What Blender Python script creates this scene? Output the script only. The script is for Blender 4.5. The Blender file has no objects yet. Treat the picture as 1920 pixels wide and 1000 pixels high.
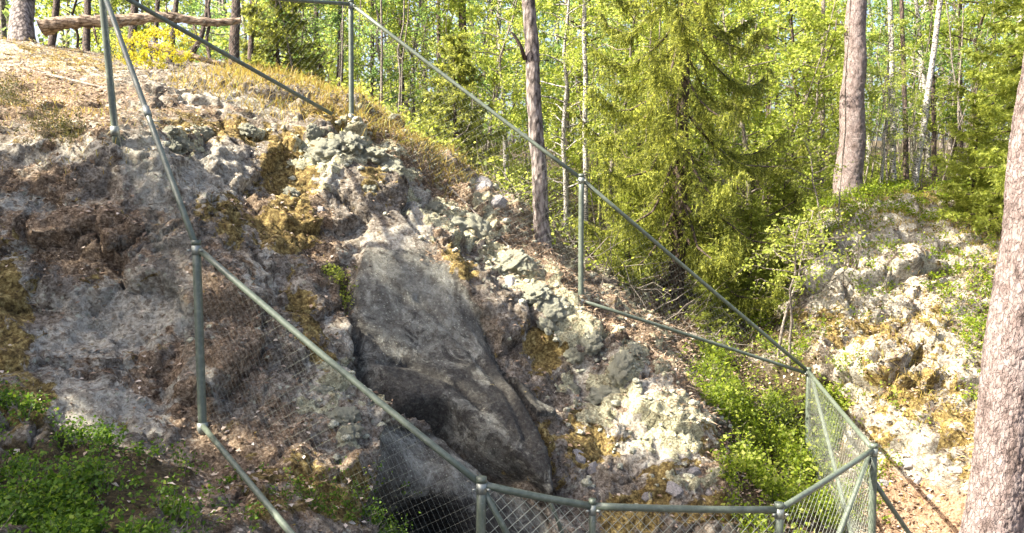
import bpy, math, random
import numpy as np
from mathutils import Vector, noise as mnoise
from mathutils.bvhtree import BVHTree

R = math.radians
rng = np.random.default_rng(7)
scene = bpy.context.scene
col = scene.collection

# ------------------------------------------------------------------ camera
PITCH = R(7.0); F = 1500.0
CP, SP = math.cos(PITCH), math.sin(PITCH)
cam_d = bpy.data.cameras.new('camera'); cam = bpy.data.objects.new('camera', cam_d); col.objects.link(cam)
cam.location = (0, 0, 0); cam.rotation_euler = (R(90) - PITCH, 0, 0)
cam_d.sensor_width = 36; cam_d.lens = 36 * F / 1920; cam_d.clip_end = 1000; cam_d.clip_start = .05
scene.camera = cam
# ------------------------------------------------------------------ sky, sun, exposure
S = Vector((-.74, -.17, .72)).normalized()
world = bpy.data.worlds.new('World'); scene.world = world; world.use_nodes = True
wn = world.node_tree; sky = wn.nodes.new('ShaderNodeTexSky'); sky.sky_type = 'NISHITA'; sky.sun_disc = False
sky.sun_elevation = math.asin(S.z); sky.sun_rotation = math.atan2(S.x, S.y)
sky.air_density = .7; sky.dust_density = 5.0; sky.ozone_density = .4
wn.links.new(sky.outputs[0], wn.nodes['Background'].inputs[0]); wn.nodes['Background'].inputs[1].default_value = .125
sd = bpy.data.lights.new('sun', 'SUN'); sd.energy = 5.0; sd.angle = R(.53); sd.color = (1, .93, .80)
sun = bpy.data.objects.new('sun', sd); col.objects.link(sun)
sun.rotation_euler = (-S).to_track_quat('-Z', 'Y').to_euler()
scene.view_settings.view_transform = 'Standard'; scene.view_settings.look = 'None'
scene.view_settings.exposure = 2.0; scene.view_settings.gamma = 1
scene.render.resolution_x = 1024; scene.render.resolution_y = 533
scene.cycles.max_bounces = 6; scene.cycles.transmission_bounces = 4; scene.cycles.diffuse_bounces = 4

# ------------------------------------------------------------------ helpers
def at(u, v, d):
    k = (500 - v) / F * d
    return np.array([(u - 960) / F * d, d * CP + k * SP, -d * SP + k * CP])
def proj(P):
    d = P[:, 1] * CP - P[:, 2] * SP; yc = P[:, 1] * SP + P[:, 2] * CP
    dd = np.where(d > .2, d, .2)
    return 960 + F * P[:, 0] / dd, 500 - F * yc / dd, d
def ss(x, a, b):
    t = np.clip((x - a) / (b - a), 0, 1); return t * t * (3 - 2 * t)
_g = np.random.default_rng(3); GT = _g.normal(size=(256, 3)); GT /= np.linalg.norm(GT, axis=1)[:, None]
PT = np.tile(_g.permutation(256), 3); RT = _g.random((256, 3))
def perlin(p):
    p = np.asarray(p, float); i = np.floor(p).astype(int); f = p - i; i &= 255
    w = f * f * f * (f * (f * 6 - 15) + 10); out = 0
    for dx in (0, 1):
        wx = w[:, 0] if dx else 1 - w[:, 0]
        for dy in (0, 1):
            wy = w[:, 1] if dy else 1 - w[:, 1]
            for dz in (0, 1):
                wz = w[:, 2] if dz else 1 - w[:, 2]
                h = PT[PT[PT[(i[:, 0] + dx) & 255] + ((i[:, 1] + dy) & 255)] + ((i[:, 2] + dz) & 255)]
                g = GT[h]; out = out + wx * wy * wz * (g[:, 0] * (f[:, 0] - dx) + g[:, 1] * (f[:, 1] - dy) + g[:, 2] * (f[:, 2] - dz))
    return out * 1.5
def fbm(p, o=4, g=.5, ridged=False):
    a = 1; s = 0; p = np.asarray(p, float)
    for k in range(o):
        n = perlin(p + 17.3 * k); s = s + a * ((1 - 2 * np.abs(n)) if ridged else n); a *= g; p = p * 2.03
    return s
def cellular(p):
    i = np.floor(p).astype(int); f1 = np.full(len(p), 9.); f2 = np.full(len(p), 9.); idv = np.zeros(len(p))
    for dx in (-1, 0, 1):
        for dy in (-1, 0, 1):
            for dz in (-1, 0, 1):
                c = i + (dx, dy, dz); cc = c & 255
                h = PT[PT[PT[cc[:, 0]] + cc[:, 1]] + cc[:, 2]]
                d = np.linalg.norm(c + RT[h] - p, axis=1)
                nw = d < f1; f2 = np.where(nw, f1, np.minimum(f2, d)); f1 = np.where(nw, d, f1); idv = np.where(nw, h / 255., idv)
    return f1, f2, idv
class MB:
    def __init__(s): s.V = []; s.Fs = []; s.n = 0
    def add(s, V, Fa):
        V = np.asarray(V, float).reshape(-1, 3); Fa = np.asarray(Fa, int)
        s.V.append(V); s.Fs.append(Fa + s.n); s.n += len(V); return s
    def mesh(s, name, mat=None, smooth=True):
        me = bpy.data.meshes.new(name); V = np.concatenate(s.V)
        tot = np.concatenate([np.full(len(f), f.shape[1]) for f in s.Fs]); lp = np.concatenate([f.ravel() for f in s.Fs])
        me.vertices.add(len(V)); me.vertices.foreach_set('co', V.ravel().astype(np.float32))
        me.loops.add(len(lp)); me.loops.foreach_set('vertex_index', lp.astype(np.int32))
        me.polygons.add(len(tot)); st = np.concatenate([[0], np.cumsum(tot)[:-1]])
        me.polygons.foreach_set('loop_start', st.astype(np.int32)); me.polygons.foreach_set('loop_total', tot.astype(np.int32))
        if smooth: me.polygons.foreach_set('use_smooth', np.ones(len(tot), bool))
        me.update(calc_edges=True); me.validate()
        if mat: me.materials.append(mat)
        return me
    def build(s, name, mat=None, parent=None, smooth=True): return link(name, s.mesh(name, mat, smooth), parent)
def link(name, data, parent=None, loc=(0, 0, 0)):
    o = bpy.data.objects.new(name, data); col.objects.link(o); o.parent = parent; o.location = loc; return o
def tag(o, label=None, cat=None, group=None, kind=None):
    if label: o['label'] = label
    if cat: o['category'] = cat
    if group: o['group'] = group
    if kind: o['kind'] = kind
    return o
def empty(name, loc, rz=0):
    o = link(name, None, None, tuple(float(c) for c in loc)); o.rotation_euler.z = rz; o.empty_display_size = .2; return o
def frames(pts):
    pts = np.asarray(pts, float); t = np.gradient(pts, axis=0); t /= np.linalg.norm(t, axis=1)[:, None] + 1e-9
    a = np.array([0., 0, 1]) if abs(t[0, 2]) < .9 else np.array([1., 0, 0])
    b = np.cross(t, a); b /= np.linalg.norm(b, axis=1)[:, None] + 1e-9; c = np.cross(t, b); return t, b, c
def tube(mb, pts, rad, n=6, caps=True, noise_amp=0, seed=0):
    pts = np.asarray(pts, float); m = len(pts); rad = np.broadcast_to(np.asarray(rad, float), (m,)); t, b, c = frames(pts)
    th = np.arange(n) / n * 2 * math.pi
    ring = np.cos(th)[None, :, None] * b[:, None, :] + np.sin(th)[None, :, None] * c[:, None, :]
    rr = rad[:, None] * np.ones((m, n))
    if noise_amp: rr = rr * (1 + noise_amp * rng.normal(size=(m, n)))
    V = (pts[:, None, :] + ring * rr[:, :, None]).reshape(-1, 3)
    i = np.arange(m - 1)[:, None] * n; j = np.arange(n)[None, :]; k = (j + 1) % n
    Fa = np.stack([i + j, i + k, i + n + k, i + n + j], -1).reshape(-1, 4)
    if caps:
        b0 = mb.n; mb.add(V, Fa)
        V2 = np.array([pts[0], pts[-1]]); mb.V.append(V2); mb.n += 2
        jj = np.arange(n); kk = (jj + 1) % n
        mb.Fs.append(np.stack([np.full(n, b0 + m * n), b0 + kk, b0 + jj], -1))
        mb.Fs.append(np.stack([np.full(n, b0 + m * n + 1), b0 + (m - 1) * n + jj, b0 + (m - 1) * n + kk], -1))
    else: mb.add(V, Fa)
    return mb
def unit(a): return a / (np.linalg.norm(a, axis=-1, keepdims=True) + 1e-9)
def leaves(mb, P, size, up=.5, tip=None, width=.62, fold=.12, r=rng):
    n = len(P); size = np.broadcast_to(np.asarray(size, float), (n,))[:, None]
    N = unit(r.normal(size=(n, 3)) + np.array([0, 0, up * 2.2]))
    T = r.normal(size=(n, 3)) if tip is None else tip + .7 * r.normal(size=(n, 3))
    T = unit(T - N * (T * N).sum(1, keepdims=True)); B = np.cross(N, T)
    a = P; bL = P + T * size * .45 + B * size * width * .5 + N * size * fold
    bR = P + T * size * .45 - B * size * width * .5 + N * size * fold; c = P + T * size
    V = np.stack([a, bR, c, bL], 1).reshape(-1, 3)
    mb.add(V, np.arange(4 * n).reshape(-1, 4)); return mb

# ------------------------------------------------------------------ material helpers
class MT:
    def __init__(s, name):
        s.m = bpy.data.materials.new(name); s.m.use_nodes = True; s.t = s.m.node_tree; s.N = s.t.nodes; s.L = s.t.links
        s.b = s.N['Principled BSDF']; s.out = s.N['Material Output']; s.b.inputs['Roughness'].default_value = .85
        s.b.inputs['Specular IOR Level'].default_value = .25
    def put(s, sock, v):
        if v is None: return
        if isinstance(v, bpy.types.NodeSocket): s.L.new(v, sock)
        else:
            if isinstance(v, (tuple, list)) and len(v) == 3 and sock.type == 'RGBA': v = (*v, 1)
            sock.default_value = v
    def coord(s, kind='Object', scale=None):
        o = s.N.new('ShaderNodeTexCoord').outputs[kind]
        if scale:
            mp = s.N.new('ShaderNodeMapping'); s.L.new(o, mp.inputs[0]); mp.inputs['Scale'].default_value = scale; o = mp.outputs[0]
        return o
    def noise(s, scale, detail=6, rough=.6, vec=None, dist=0):
        n = s.N.new('ShaderNodeTexNoise'); n.inputs['Scale'].default_value = scale; n.inputs['Detail'].default_value = detail
        n.inputs['Roughness'].default_value = rough; n.inputs['Distortion'].default_value = dist
        if vec is not None: s.L.new(vec, n.inputs['Vector'])
        return n.outputs[0]
    def vor(s, scale, vec=None, feature='F1', rnd=1):
        n = s.N.new('ShaderNodeTexVoronoi'); n.feature = feature; n.inputs['Scale'].default_value = scale; n.inputs['Randomness'].default_value = rnd
        if vec is not None: s.L.new(vec, n.inputs['Vector'])
        return n.outputs
    def ramp(s, f, stops):
        n = s.N.new('ShaderNodeValToRGB'); e = n.color_ramp.elements
        while len(e) < len(stops): e.new(.5)
        for q, (p, c) in zip(e, stops): q.position = p; q.color = (*c, 1) if len(c) == 3 else c
        s.L.new(f, n.inputs[0]); return n.outputs[0]
    def mix(s, f, a, b, mode='MIX'):
        n = s.N.new('ShaderNodeMix'); n.data_type = 'RGBA'; n.blend_type = mode
        s.put(n.inputs[0], f); s.put(n.inputs[6], a); s.put(n.inputs[7], b); return n.outputs[2]
    def math(s, op, a, b=0., clamp=False):
        n = s.N.new('ShaderNodeMath'); n.operation = op; n.use_clamp = clamp; s.put(n.inputs[0], a); s.put(n.inputs[1], b); return n.outputs[0]
    def rng(s, v, a, b, c=0., d=1.):
        n = s.N.new('ShaderNodeMapRange'); n.interpolation_type = 'SMOOTHSTEP'; s.put(n.inputs[0], v)
        for k, q in zip((1, 2, 3, 4), (a, b, c, d)): n.inputs[k].default_value = q
        return n.outputs[0]
    def attr(s, name):
        n = s.N.new('ShaderNodeAttribute'); n.attribute_name = name; sp = s.N.new('ShaderNodeSeparateColor'); s.L.new(n.outputs['Color'], sp.inputs[0]); return sp.outputs
    def island(s): return s.N.new('ShaderNodeNewGeometry').outputs['Random Per Island']
    def bump(s, h, strength=.5, dist=.02):
        n = s.N.new('ShaderNodeBump'); n.inputs['Strength'].default_value = strength; n.inputs['Distance'].default_value = dist
        s.L.new(h, n.inputs['Height']); s.L.new(n.outputs[0], s.b.inputs['Normal']); return s
    def color(s, c): s.put(s.b.inputs['Base Color'], c); return s
    def leafy(s, c, trans, w=.5):
        tr = s.N.new('ShaderNodeBsdfTranslucent'); s.put(tr.inputs[0], trans); mx = s.N.new('ShaderNodeMixShader'); mx.inputs[0].default_value = w
        s.put(s.b.inputs['Base Color'], c); s.L.new(s.b.outputs[0], mx.inputs[1]); s.L.new(tr.outputs[0], mx.inputs[2]); s.L.new(mx.outputs[0], s.out.inputs[0]); return s
def leaf_mat(name, stops, tmul=1.6, w=.5, rough=.55):
    m = MT(name); m.b.inputs['Roughness'].default_value = rough
    c = m.ramp(m.island(), stops)
    t = m.mix(1., c, (tmul * 1.02, tmul, tmul * .75), 'MULTIPLY'); n = t.node; n.clamp_result = False
    m.leafy(c, t, w); return m.m

# ---- terrain material: what the ground is made of comes from two painted attributes (matter, with shade painted into the slab pit)
def ground_mat():
    m = MT('rock_ground'); co = m.coord(); z1 = m.attr('zone'); z2 = m.attr('zone2'); z3 = m.attr('zone3')
    big = m.noise(1.6, 8, .62, co); mid = m.noise(6, 8, .65, co, .6); fine = m.noise(32, 6, .7, co); tiny = m.noise(120, 3, .7, co)
    rock = m.ramp(mid, [(.30, (.06, .048, .04)), (.42, (.15, .13, .115)), (.52, (.26, .235, .215)), (.64, (.38, .35, .325)), (.8, (.50, .465, .43))])
    rock = m.mix(m.rng(big, .4, .62, 0, .6), rock, (.28, .25, .225), 'MIX')
    rock = m.mix(m.rng(fine, .42, .62, 0., .9), rock, m.mix(1., rock, (.36, .31, .27), 'MULTIPLY'))
    rock = m.mix(m.rng(tiny, .5, .7, 0., .5), rock, (.42, .40, .365))
    # pale crust lichen
    pale = m.ramp(fine, [(.3, (.20, .186, .168)), (.48, (.39, .372, .345)), (.7, (.60, .575, .53))])
    rock = m.mix(m.rng(m.math('ADD', z2[2], m.math('MULTIPLY', m.math('SUBTRACT', m.noise(3.2, 9, .66, co, .7), .5), 2.4)), .40, .54), rock, pale)
    sv = m.vor(15, m.coord('Object'))[0]
    rock = m.mix(m.math('MULTIPLY', m.rng(sv, .16, .3, 1, 0), m.rng(big, .45, .6, 0, .75)), rock, (.42, .45, .39))
    # slab
    streak = m.noise(3.2, 8, .65, m.coord('Object', (1.1, 1., .8)), 1.6)
    slab = m.ramp(streak, [(.33, (.055, .053, .05)), (.45, (.10, .098, .093)), (.55, (.155, .157, .15)), (.70, (.24, .245, .235))])
    slab = m.mix(m.rng(fine, .45, .68, 0, .6), slab, m.mix(1., slab, (.5, .48, .47), 'MULTIPLY'))
    slab = m.mix(m.rng(m.vor(26, co)[0], .12, .24, .55, 0), slab, (.34, .36, .32))
    slab = m.mix(m.rng(tiny, .58, .72, 0, .6), slab, (.36, .36, .34))
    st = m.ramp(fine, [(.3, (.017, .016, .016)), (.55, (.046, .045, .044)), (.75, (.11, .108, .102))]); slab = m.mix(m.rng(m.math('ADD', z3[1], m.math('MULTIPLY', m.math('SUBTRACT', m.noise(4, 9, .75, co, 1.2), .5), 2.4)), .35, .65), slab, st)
    rock = m.mix(m.rng(m.math('ADD', z1[2], m.math('MULTIPLY', m.math('SUBTRACT', mid, .5), .5)), .4, .6), rock, slab)
    # litter
    lit = m.ramp(m.noise(34, 7, .8, co), [(.32, (.04, .028, .02)), (.44, (.14, .10, .073)), (.54, (.29, .22, .165)), (.66, (.56, .47, .38))])
    nl = m.math('MULTIPLY', m.math('SUBTRACT', m.noise(5, 8, .68, co, .8), .5), 2.2)
    rock = m.mix(m.rng(m.math('ADD', z1[1], nl), .43, .56), rock, lit)
    # moss
    ms = m.ramp(m.noise(28, 5, .7, co), [(.3, (.045, .033, .015)), (.44, (.14, .10, .04)), (.53, (.26, .195, .075)), (.62, (.38, .31, .14)), (.72, (.56, .48, .28))])
    nm = m.math('MULTIPLY', m.math('SUBTRACT', m.noise(4.3, 8, .66, co, .5), .5), 2.7)
    rock = m.mix(m.rng(m.math('ADD', z1[0], nm), .46, .58), rock, ms)
    li = m.ramp(m.noise(55, 5, .7, co), [(.3, (.13, .125, .085)), (.46, (.35, .345, .25)), (.62, (.57, .56, .43))])
    rock = m.mix(m.rng(m.math('ADD', z3[0], m.math('MULTIPLY', m.math('SUBTRACT', fine, .5), .6)), .42, .58), rock, li)
    # humus under the shrubs, and trodden path earth
    hum = m.ramp(m.noise(45, 5, .7, co), [(.3, (.02, .017, .01)), (.5, (.065, .05, .025)), (.7, (.14, .11, .055))])
    rock = m.mix(m.rng(m.math('ADD', z2[0], m.math('MULTIPLY', nm, .4)), .4, .6), rock, hum)
    path = m.ramp(m.noise(40, 6, .75, co), [(.3, (.16, .10, .065)), (.5, (.30, .20, .14)), (.7, (.46, .34, .25))])
    rock = m.mix(m.rng(m.math('ADD', z2[1], m.math('MULTIPLY', nm, .3)), .4, .6), rock, path)
    wv = m.N.new('ShaderNodeVectorMath'); wv.operation = 'ADD'; wn_ = m.N.new('ShaderNodeTexNoise'); wn_.inputs['Scale'].default_value = 18; wn_.inputs['Detail'].default_value = 4
    ws = m.N.new('ShaderNodeVectorMath'); ws.operation = 'SCALE'; ws.inputs['Scale'].default_value = .09; m.L.new(co, wn_.inputs['Vector']); m.L.new(wn_.outputs['Color'], ws.inputs[0]); m.L.new(co, wv.inputs[0]); m.L.new(ws.outputs[0], wv.inputs[1]); wc = wv.outputs[0]
    def speck(scale, lo, hi):
        s1 = m.N.new('ShaderNodeSeparateColor'); m.L.new(m.vor(scale, wc)[1], s1.inputs[0]); return m.ramp(s1.outputs[0], [(0, (lo, lo * .93, lo * .87)), (.45, (.9, .9, .9)), (1, (hi, hi, hi))])
    amt = m.rng(z1[2], .3, .9, 1., .75)
    for sc_, lo, hi in ((24, .6, 1.0), (55, .55, 1.0)):
        mu = m.mix(amt, rock, speck(sc_, lo, hi), 'MULTIPLY'); rock = mu
    rock = m.mix(1., rock, (1.26, 1.23, 1.09), 'MULTIPLY')
    m.color(rock)
    h = m.math('ADD', m.math('MULTIPLY', fine, 1.), m.math('MULTIPLY', tiny, .35)); h = m.math('ADD', h, m.math('MULTIPLY', mid, 1.5))
    h = m.math('MULTIPLY', h, m.rng(z1[2], .3, .9, 1., .35)); m.bump(h, 1., .035); m.b.inputs['Roughness'].default_value = .9; return m.m
M = {'ground': ground_mat()}
def steel_mat():
    m = MT('green_painted_steel'); co = m.coord(); n = m.noise(22, 6, .65, co)
    c = m.ramp(n, [(.3, (.06, .075, .055)), (.55, (.10, .12, .09)), (.75, (.15, .17, .13))])
    c = m.mix(m.rng(m.noise(60, 4, .7, co), .62, .72, 0, .6), c, (.28, .28, .25)); m.color(c)
    m.b.inputs['Roughness'].default_value = .42; m.b.inputs['Specular IOR Level'].default_value = .5; m.bump(n, .15, .004); return m.m
M['steel'] = steel_mat()
def galv(name, c):
    m = MT(name); n = m.noise(50, 4, .6, m.coord()); m.color(m.mix(n, tuple(x * .75 for x in c), tuple(min(1, x * 1.2) for x in c)))
    m.b.inputs['Metallic'].default_value = .55; m.b.inputs['Roughness'].default_value = .45; return m.m
M['clamp'] = galv('galvanised_clamp', (.26, .28, .25)); M['wire'] = galv('mesh_wire', (.30, .32, .27))
def bark(name, stops, vs=(30, 30, 9), rough_bump=.03, flake=None, crack=None):
    m = MT(name); co = m.coord('Object', vs); v = m.vor(1, co)[0]; n = m.noise(2.2, 8, .7, co); n2 = m.noise(9, 4, .7, co)
    h = m.math('ADD', m.math('MULTIPLY', v, .7), m.math('MULTIPLY', n, .6)); c = m.ramp(m.math('MULTIPLY', h, .95), stops)
    if flake: c = m.mix(m.rng(n2, .56, .68, 0, .85), c, flake)
    if crack:
        dv = m.N.new('ShaderNodeVectorMath'); dv.operation = 'ADD'; nn = m.N.new('ShaderNodeTexNoise'); nn.inputs['Scale'].default_value = 1.6; nn.inputs['Detail'].default_value = 5; cc = m.coord('Object', crack); m.L.new(cc, nn.inputs['Vector']); m.L.new(cc, dv.inputs[0]); m.L.new(nn.outputs['Color'], dv.inputs[1])
        ed = m.vor(1, dv.outputs[0], 'DISTANCE_TO_EDGE')[0]; n3 = m.rng(m.noise(.8, 3, .6, cc), .45, .66, .0, .6)
        sc_ = m.N.new('ShaderNodeSeparateColor'); m.L.new(m.vor(1, dv.outputs[0])[1], sc_.inputs[0])
        c = m.mix(1., c, m.ramp(sc_.outputs[0], [(0, (.82, .79, .77)), (1, (1.0, 1.0, 1.0))]), 'MULTIPLY'); c = m.mix(m.math('MULTIPLY', m.rng(ed, .01, .07, 1, 0), n3), c, (.115, .088, .078))
        h = m.math('ADD', m.math('MULTIPLY', h, .4), m.math('MULTIPLY', m.rng(ed, .0, .14), .5)); h = m.math('ADD', h, m.math('MULTIPLY', sc_.outputs[0], .5))
    m.color(c); m.bump(m.math('ADD', h, m.math('MULTIPLY', n2, .4)), .9, rough_bump); return m.m
M['pine'] = bark('pine_bark', [(.25, (.22, .18, .165)), (.5, (.255, .21, .196)), (.72, (.20, .155, .142)), (.9, (.10, .075, .066))], (14, 14, 7), .018, (.34, .29, .272), (40, 40, 13))
M['pine_grey'] = bark('grey_pine_bark', [(.25, (.19, .165, .15)), (.45, (.27, .235, .215)), (.62, (.15, .12, .105)), (.8, (.035, .028, .025))], (24, 24, 8), .02, (.35, .32, .30))
M['dark_bark'] = bark('dark_bark', [(.3, (.15, .105, .08)), (.5, (.10, .07, .055)), (.75, (.035, .027, .022))], (40, 40, 12), .02, (.20, .15, .12))
M['birch'] = bark('birch_bark', [(.3, (.45, .43, .39)), (.62, (.36, .34, .30)), (.70, (.12, .10, .09)), (.8, (.05, .045, .04))], (26, 26, 60), .006)
M['twig'] = bark('grey_twig', [(.3, (.33, .30, .26)), (.6, (.20, .17, .14)), (.8, (.09, .075, .06))], (60, 60, 30), .006)
M['log'] = bark('weathered_log', [(.3, (.42, .34, .26)), (.55, (.26, .19, .13)), (.8, (.07, .045, .03))], (8, 30, 30), .02, (.55, .47, .38))
M['leaf_lime'] = leaf_mat('lime_leaf', [(0, (.15, .20, .035)), (.4, (.24, .29, .05)), (.75, (.33, .37, .08)), (1, (.44, .46, .14))], 1.65, .6)
M['leaf_green'] = leaf_mat('green_leaf', [(0, (.09, .16, .05)), (.5, (.15, .24, .07)), (1, (.25, .33, .10))], 1.8, .6)
M['leaf_yellow'] = leaf_mat('yellow_leaf', [(0, (.28, .27, .02)), (.5, (.40, .36, .025)), (1, (.5, .44, .05))], 1.6, .5)
M['leaf_far'] = leaf_mat('far_leaf', [(0, (.15, .21, .08)), (.35, (.23, .30, .11)), (.8, (.32, .38, .16)), (1, (.42, .46, .24))], 1.65, .6)
M['bilberry'] = leaf_mat('bilberry_leaf', [(0, (.035, .075, .008)), (.5, (.07, .14, .012)), (.85, (.12, .20, .018)), (1, (.2, .26, .03))], 1.7, .4)
M['bilberry_lime'] = leaf_mat('lime_bilberry_leaf', [(0, (.07, .11, .008)), (.5, (.14, .20, .012)), (.85, (.22, .28, .02)), (1, (.3, .33, .04))], 1.6, .45)  # brighter, yellower leaf tone for the ravine and outcrop shrubs
M['needle'] = leaf_mat('spruce_needle', [(0, (.06, .075, .025)), (.4, (.16, .185, .045)), (.75, (.32, .34, .065)), (1, (.45, .46, .12))], 1.6, .5)
M['needle_lime'] = leaf_mat('young_spruce_needle', [(0, (.13, .17, .03)), (.5, (.25, .29, .05)), (1, (.38, .40, .08))], 1.6, .45)
M['pine_needle'] = leaf_mat('pine_needle', [(0, (.03, .055, .02)), (.6, (.06, .095, .03)), (1, (.11, .15, .04))], 1.2, .3)
M['heather'] = leaf_mat('heather', [(0, (.04, .05, .018)), (.5, (.085, .085, .028)), (1, (.16, .13, .05))], 1.2, .3)
M['dry_grass'] = leaf_mat('dry_grass', [(0, (.20, .14, .035)), (.4, (.33, .24, .06)), (.8, (.42, .33, .09)), (1, (.28, .30, .05))], 1.2, .35)
M['litter'] = leaf_mat('fallen_leaf', [(0, (.08, .048, .03)), (.35, (.19, .125, .08)), (.7, (.34, .25, .175)), (.9, (.5, .41, .32)), (1, (.6, .52, .44))], 1., .1, .7)
M['needle_litter'] = leaf_mat('fallen_needle', [(0, (.20, .125, .07)), (.5, (.37, .26, .165)), (1, (.56, .44, .31))], 1., .1, .7)
def lichen_mat():
    m = MT('reindeer_lichen'); co = m.coord(); n = m.noise(38, 5, .7, co); v = m.vor(46, co)[0]
    c = m.ramp(n, [(.25, (.26, .255, .18)), (.45, (.46, .455, .34)), (.7, (.62, .615, .48))]); c = m.mix(m.rng(v, .45, .75, 0, .5), c, (.14, .14, .09))
    m.color(c); m.bump(m.math('ADD', n, m.math('MULTIPLY', v, -.8)), 1., .025); m.b.inputs['Roughness'].default_value = .95; return m.m
M['lichen'] = lichen_mat()
def stone_mat():
    m = MT('pale_stone'); co = m.coord(); n = m.noise(9, 8, .65, co); f = m.noise(45, 5, .7, co)
    c = m.ramp(n, [(.3, (.15, .14, .13)), (.5, (.34, .32, .31)), (.7, (.52, .50, .48))]); c = m.mix(m.rng(f, .48, .66, 0, .7), c, (.12, .105, .09))
    m.color(c); m.bump(m.math('ADD', n, f), .8, .02); return m.m
M['stone'] = stone_mat()

# ------------------------------------------------------------------ terrain
CTL = [at(*a) for a in [
    (0,1000,3.7),(0,800,4.8),(200,900,4.4),(380,1000,4.0),(380,800,5.68),(150,720,5.6),(0,600,6.0),(300,600,6.3),(0,400,6.7),(300,420,6.9),
    (0,260,7.25),(215,248,7.2),(100,215,8),(0,160,9.5),(0,90,12),(300,170,9),(420,185,9.2),(560,205,9.2),(658,220,9.3),(250,112,13),(50,80,14),
    (480,330,8.2),(540,420,7.9),(620,520,7.5),(480,520,6.8),(500,640,6.3),(640,640,7.0),(560,800,5.9),(650,720,6.6),(560,1000,5.0),(700,1000,5.35),
    (700,850,6.05),(740,420,8.2),(700,520,7.6),(850,520,8.0),(760,600,7.55),(900,640,7.8),(760,720,7.15),(900,760,7.3),(1000,880,7.0),(800,820,6.75),
    (850,900,6.4),(800,1000,6.15),(1020,1000,6.8),(900,1150,6.0),(1050,1150,6.2),(720,300,9.0),(830,400,9.0),(920,470,9.0),(870,335,9.8),(1000,475,9.3),
    (1089,567,8.7),(1010,560,8.45),(1080,650,8.05),(1160,650,8.35),(1200,760,7.7),(1275,765,7.95),(1385,875,7.7),(1250,880,7.2),(1100,850,7.25),
    (1100,950,6.85),(1300,960,7.0),(1420,945,7.2),(1250,1060,6.6),(450,152,13.5),(640,200,14),
    (1250,640,10.5),(1350,720,10),(1450,800,9.5),(1505,905,8.8),(1250,520,13),(1400,600,12),(1450,520,14),(1100,480,13),(1000,400,15),(1018,490,10.2),
    (1520,640,10.5),(1560,520,11.5),(1640,740,9.3),(1590,660,9.9),(1650,900,8.4),(1700,985,7.9),(1780,900,8.1),(1780,750,9.1),(1700,600,10.6),
    (1650,420,13),(1750,385,14),(1590,372,14.5),(1850,365,14),(1500,440,14),(1830,550,11),(1900,700,9.2),(1900,900,7.6),(1515,895,9.5),(1633,1140,6.5),
    (1600,345,20),(1300,400,20),
    (1460,1295,5.5),(1110,1300,5.2),(898,1290,5.0)]]
CTL += [np.array(a, float) for a in [(0,3,-2.2),(1.5,3.5,-3.0),(3.1,4.9,-3.2),(3,2,-3),(0,0,-1.7),(-3,0,-1.55),(3,0,-2.5),(-3,3,-1.6),(-5,4.5,-1.3),(-5.5,7,0.2),
    (-1.2,12,.2),(0,12,-.6),(-15,15,2.5),(-30,30,3),(-60,60,4),(-40,5,1.5),(-12,5,.2),(-8,2,-.9),(-8,9,1),(-8,-5,-1.5),(0,-5,-1.8),(0,-20,-2),(10,-5,-3),(30,-20,-3),
    (8,3,-3),(12,8,-1.8),(10,14,-.5),(20,15,-.2),(40,40,1),(0,22,-.2),(-8,20,1),(0,40,.8),(0,80,2.5),(60,80,3),(-80,100,6),(100,20,1),(-100,0,3),(-60,-40,0),(60,-40,-2),
    (0,160,5),(100,160,5),(-100,160,8)]]
CTL = np.array(CTL); NC = len(CTL)
def tpsk(r2): return np.where(r2 > 1e-12, .5 * r2 * np.log(r2 + 1e-12), 0)
_D = ((CTL[:, None, :2] - CTL[None, :, :2]) ** 2).sum(-1); A = np.zeros((NC + 3, NC + 3)); A[:NC, :NC] = tpsk(_D) + np.eye(NC) * .012
A[:NC, NC] = 1; A[:NC, NC + 1:] = CTL[:, :2]; A[NC, :NC] = 1; A[NC + 1:, :NC] = CTL[:, :2].T
W = np.linalg.solve(A, np.concatenate([CTL[:, 2], np.zeros(3)]))
def tps(x, y):
    out = np.empty(len(x))
    for s in range(0, len(x), 20000):
        a = x[s:s + 20000]; b = y[s:s + 20000]; r2 = (a[:, None] - CTL[None, :, 0]) ** 2 + (b[:, None] - CTL[None, :, 1]) ** 2
        out[s:s + 20000] = tpsk(r2) @ W[:NC] + W[NC] + W[NC + 1] * a + W[NC + 2] * b
    return out
def axis(lo, hi, st, flo, fhi, g=1.13):
    c = list(np.arange(lo, hi + 1e-6, st)); s = st; x = lo; L = []
    while x > flo: s *= g; x -= s; L.append(x)
    s = st; x = hi; Rr = []
    while x < fhi: s *= g; x += s; Rr.append(x)
    return np.array(L[::-1] + c + Rr)
xs = axis(-5.4, 6.6, .024, -120, 120); ys = axis(3.4, 11.6, .024, -25, 170, 1.1)
nx, ny = len(xs), len(ys)
X, Y = np.meshgrid(xs, ys); Z = tps(X.ravel(), Y.ravel()).reshape(ny, nx)
gy, gx = np.gradient(Z, ys, xs); Nn = unit(np.stack([-gx, -gy, np.ones_like(Z)], -1)).reshape(-1, 3)
P = np.stack([X.ravel(), Y.ravel(), Z.ravel()], -1)
U, Vv, Dd = proj(P)
front = (Dd > 2.5) & (P[:, 1] < 16)
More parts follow.
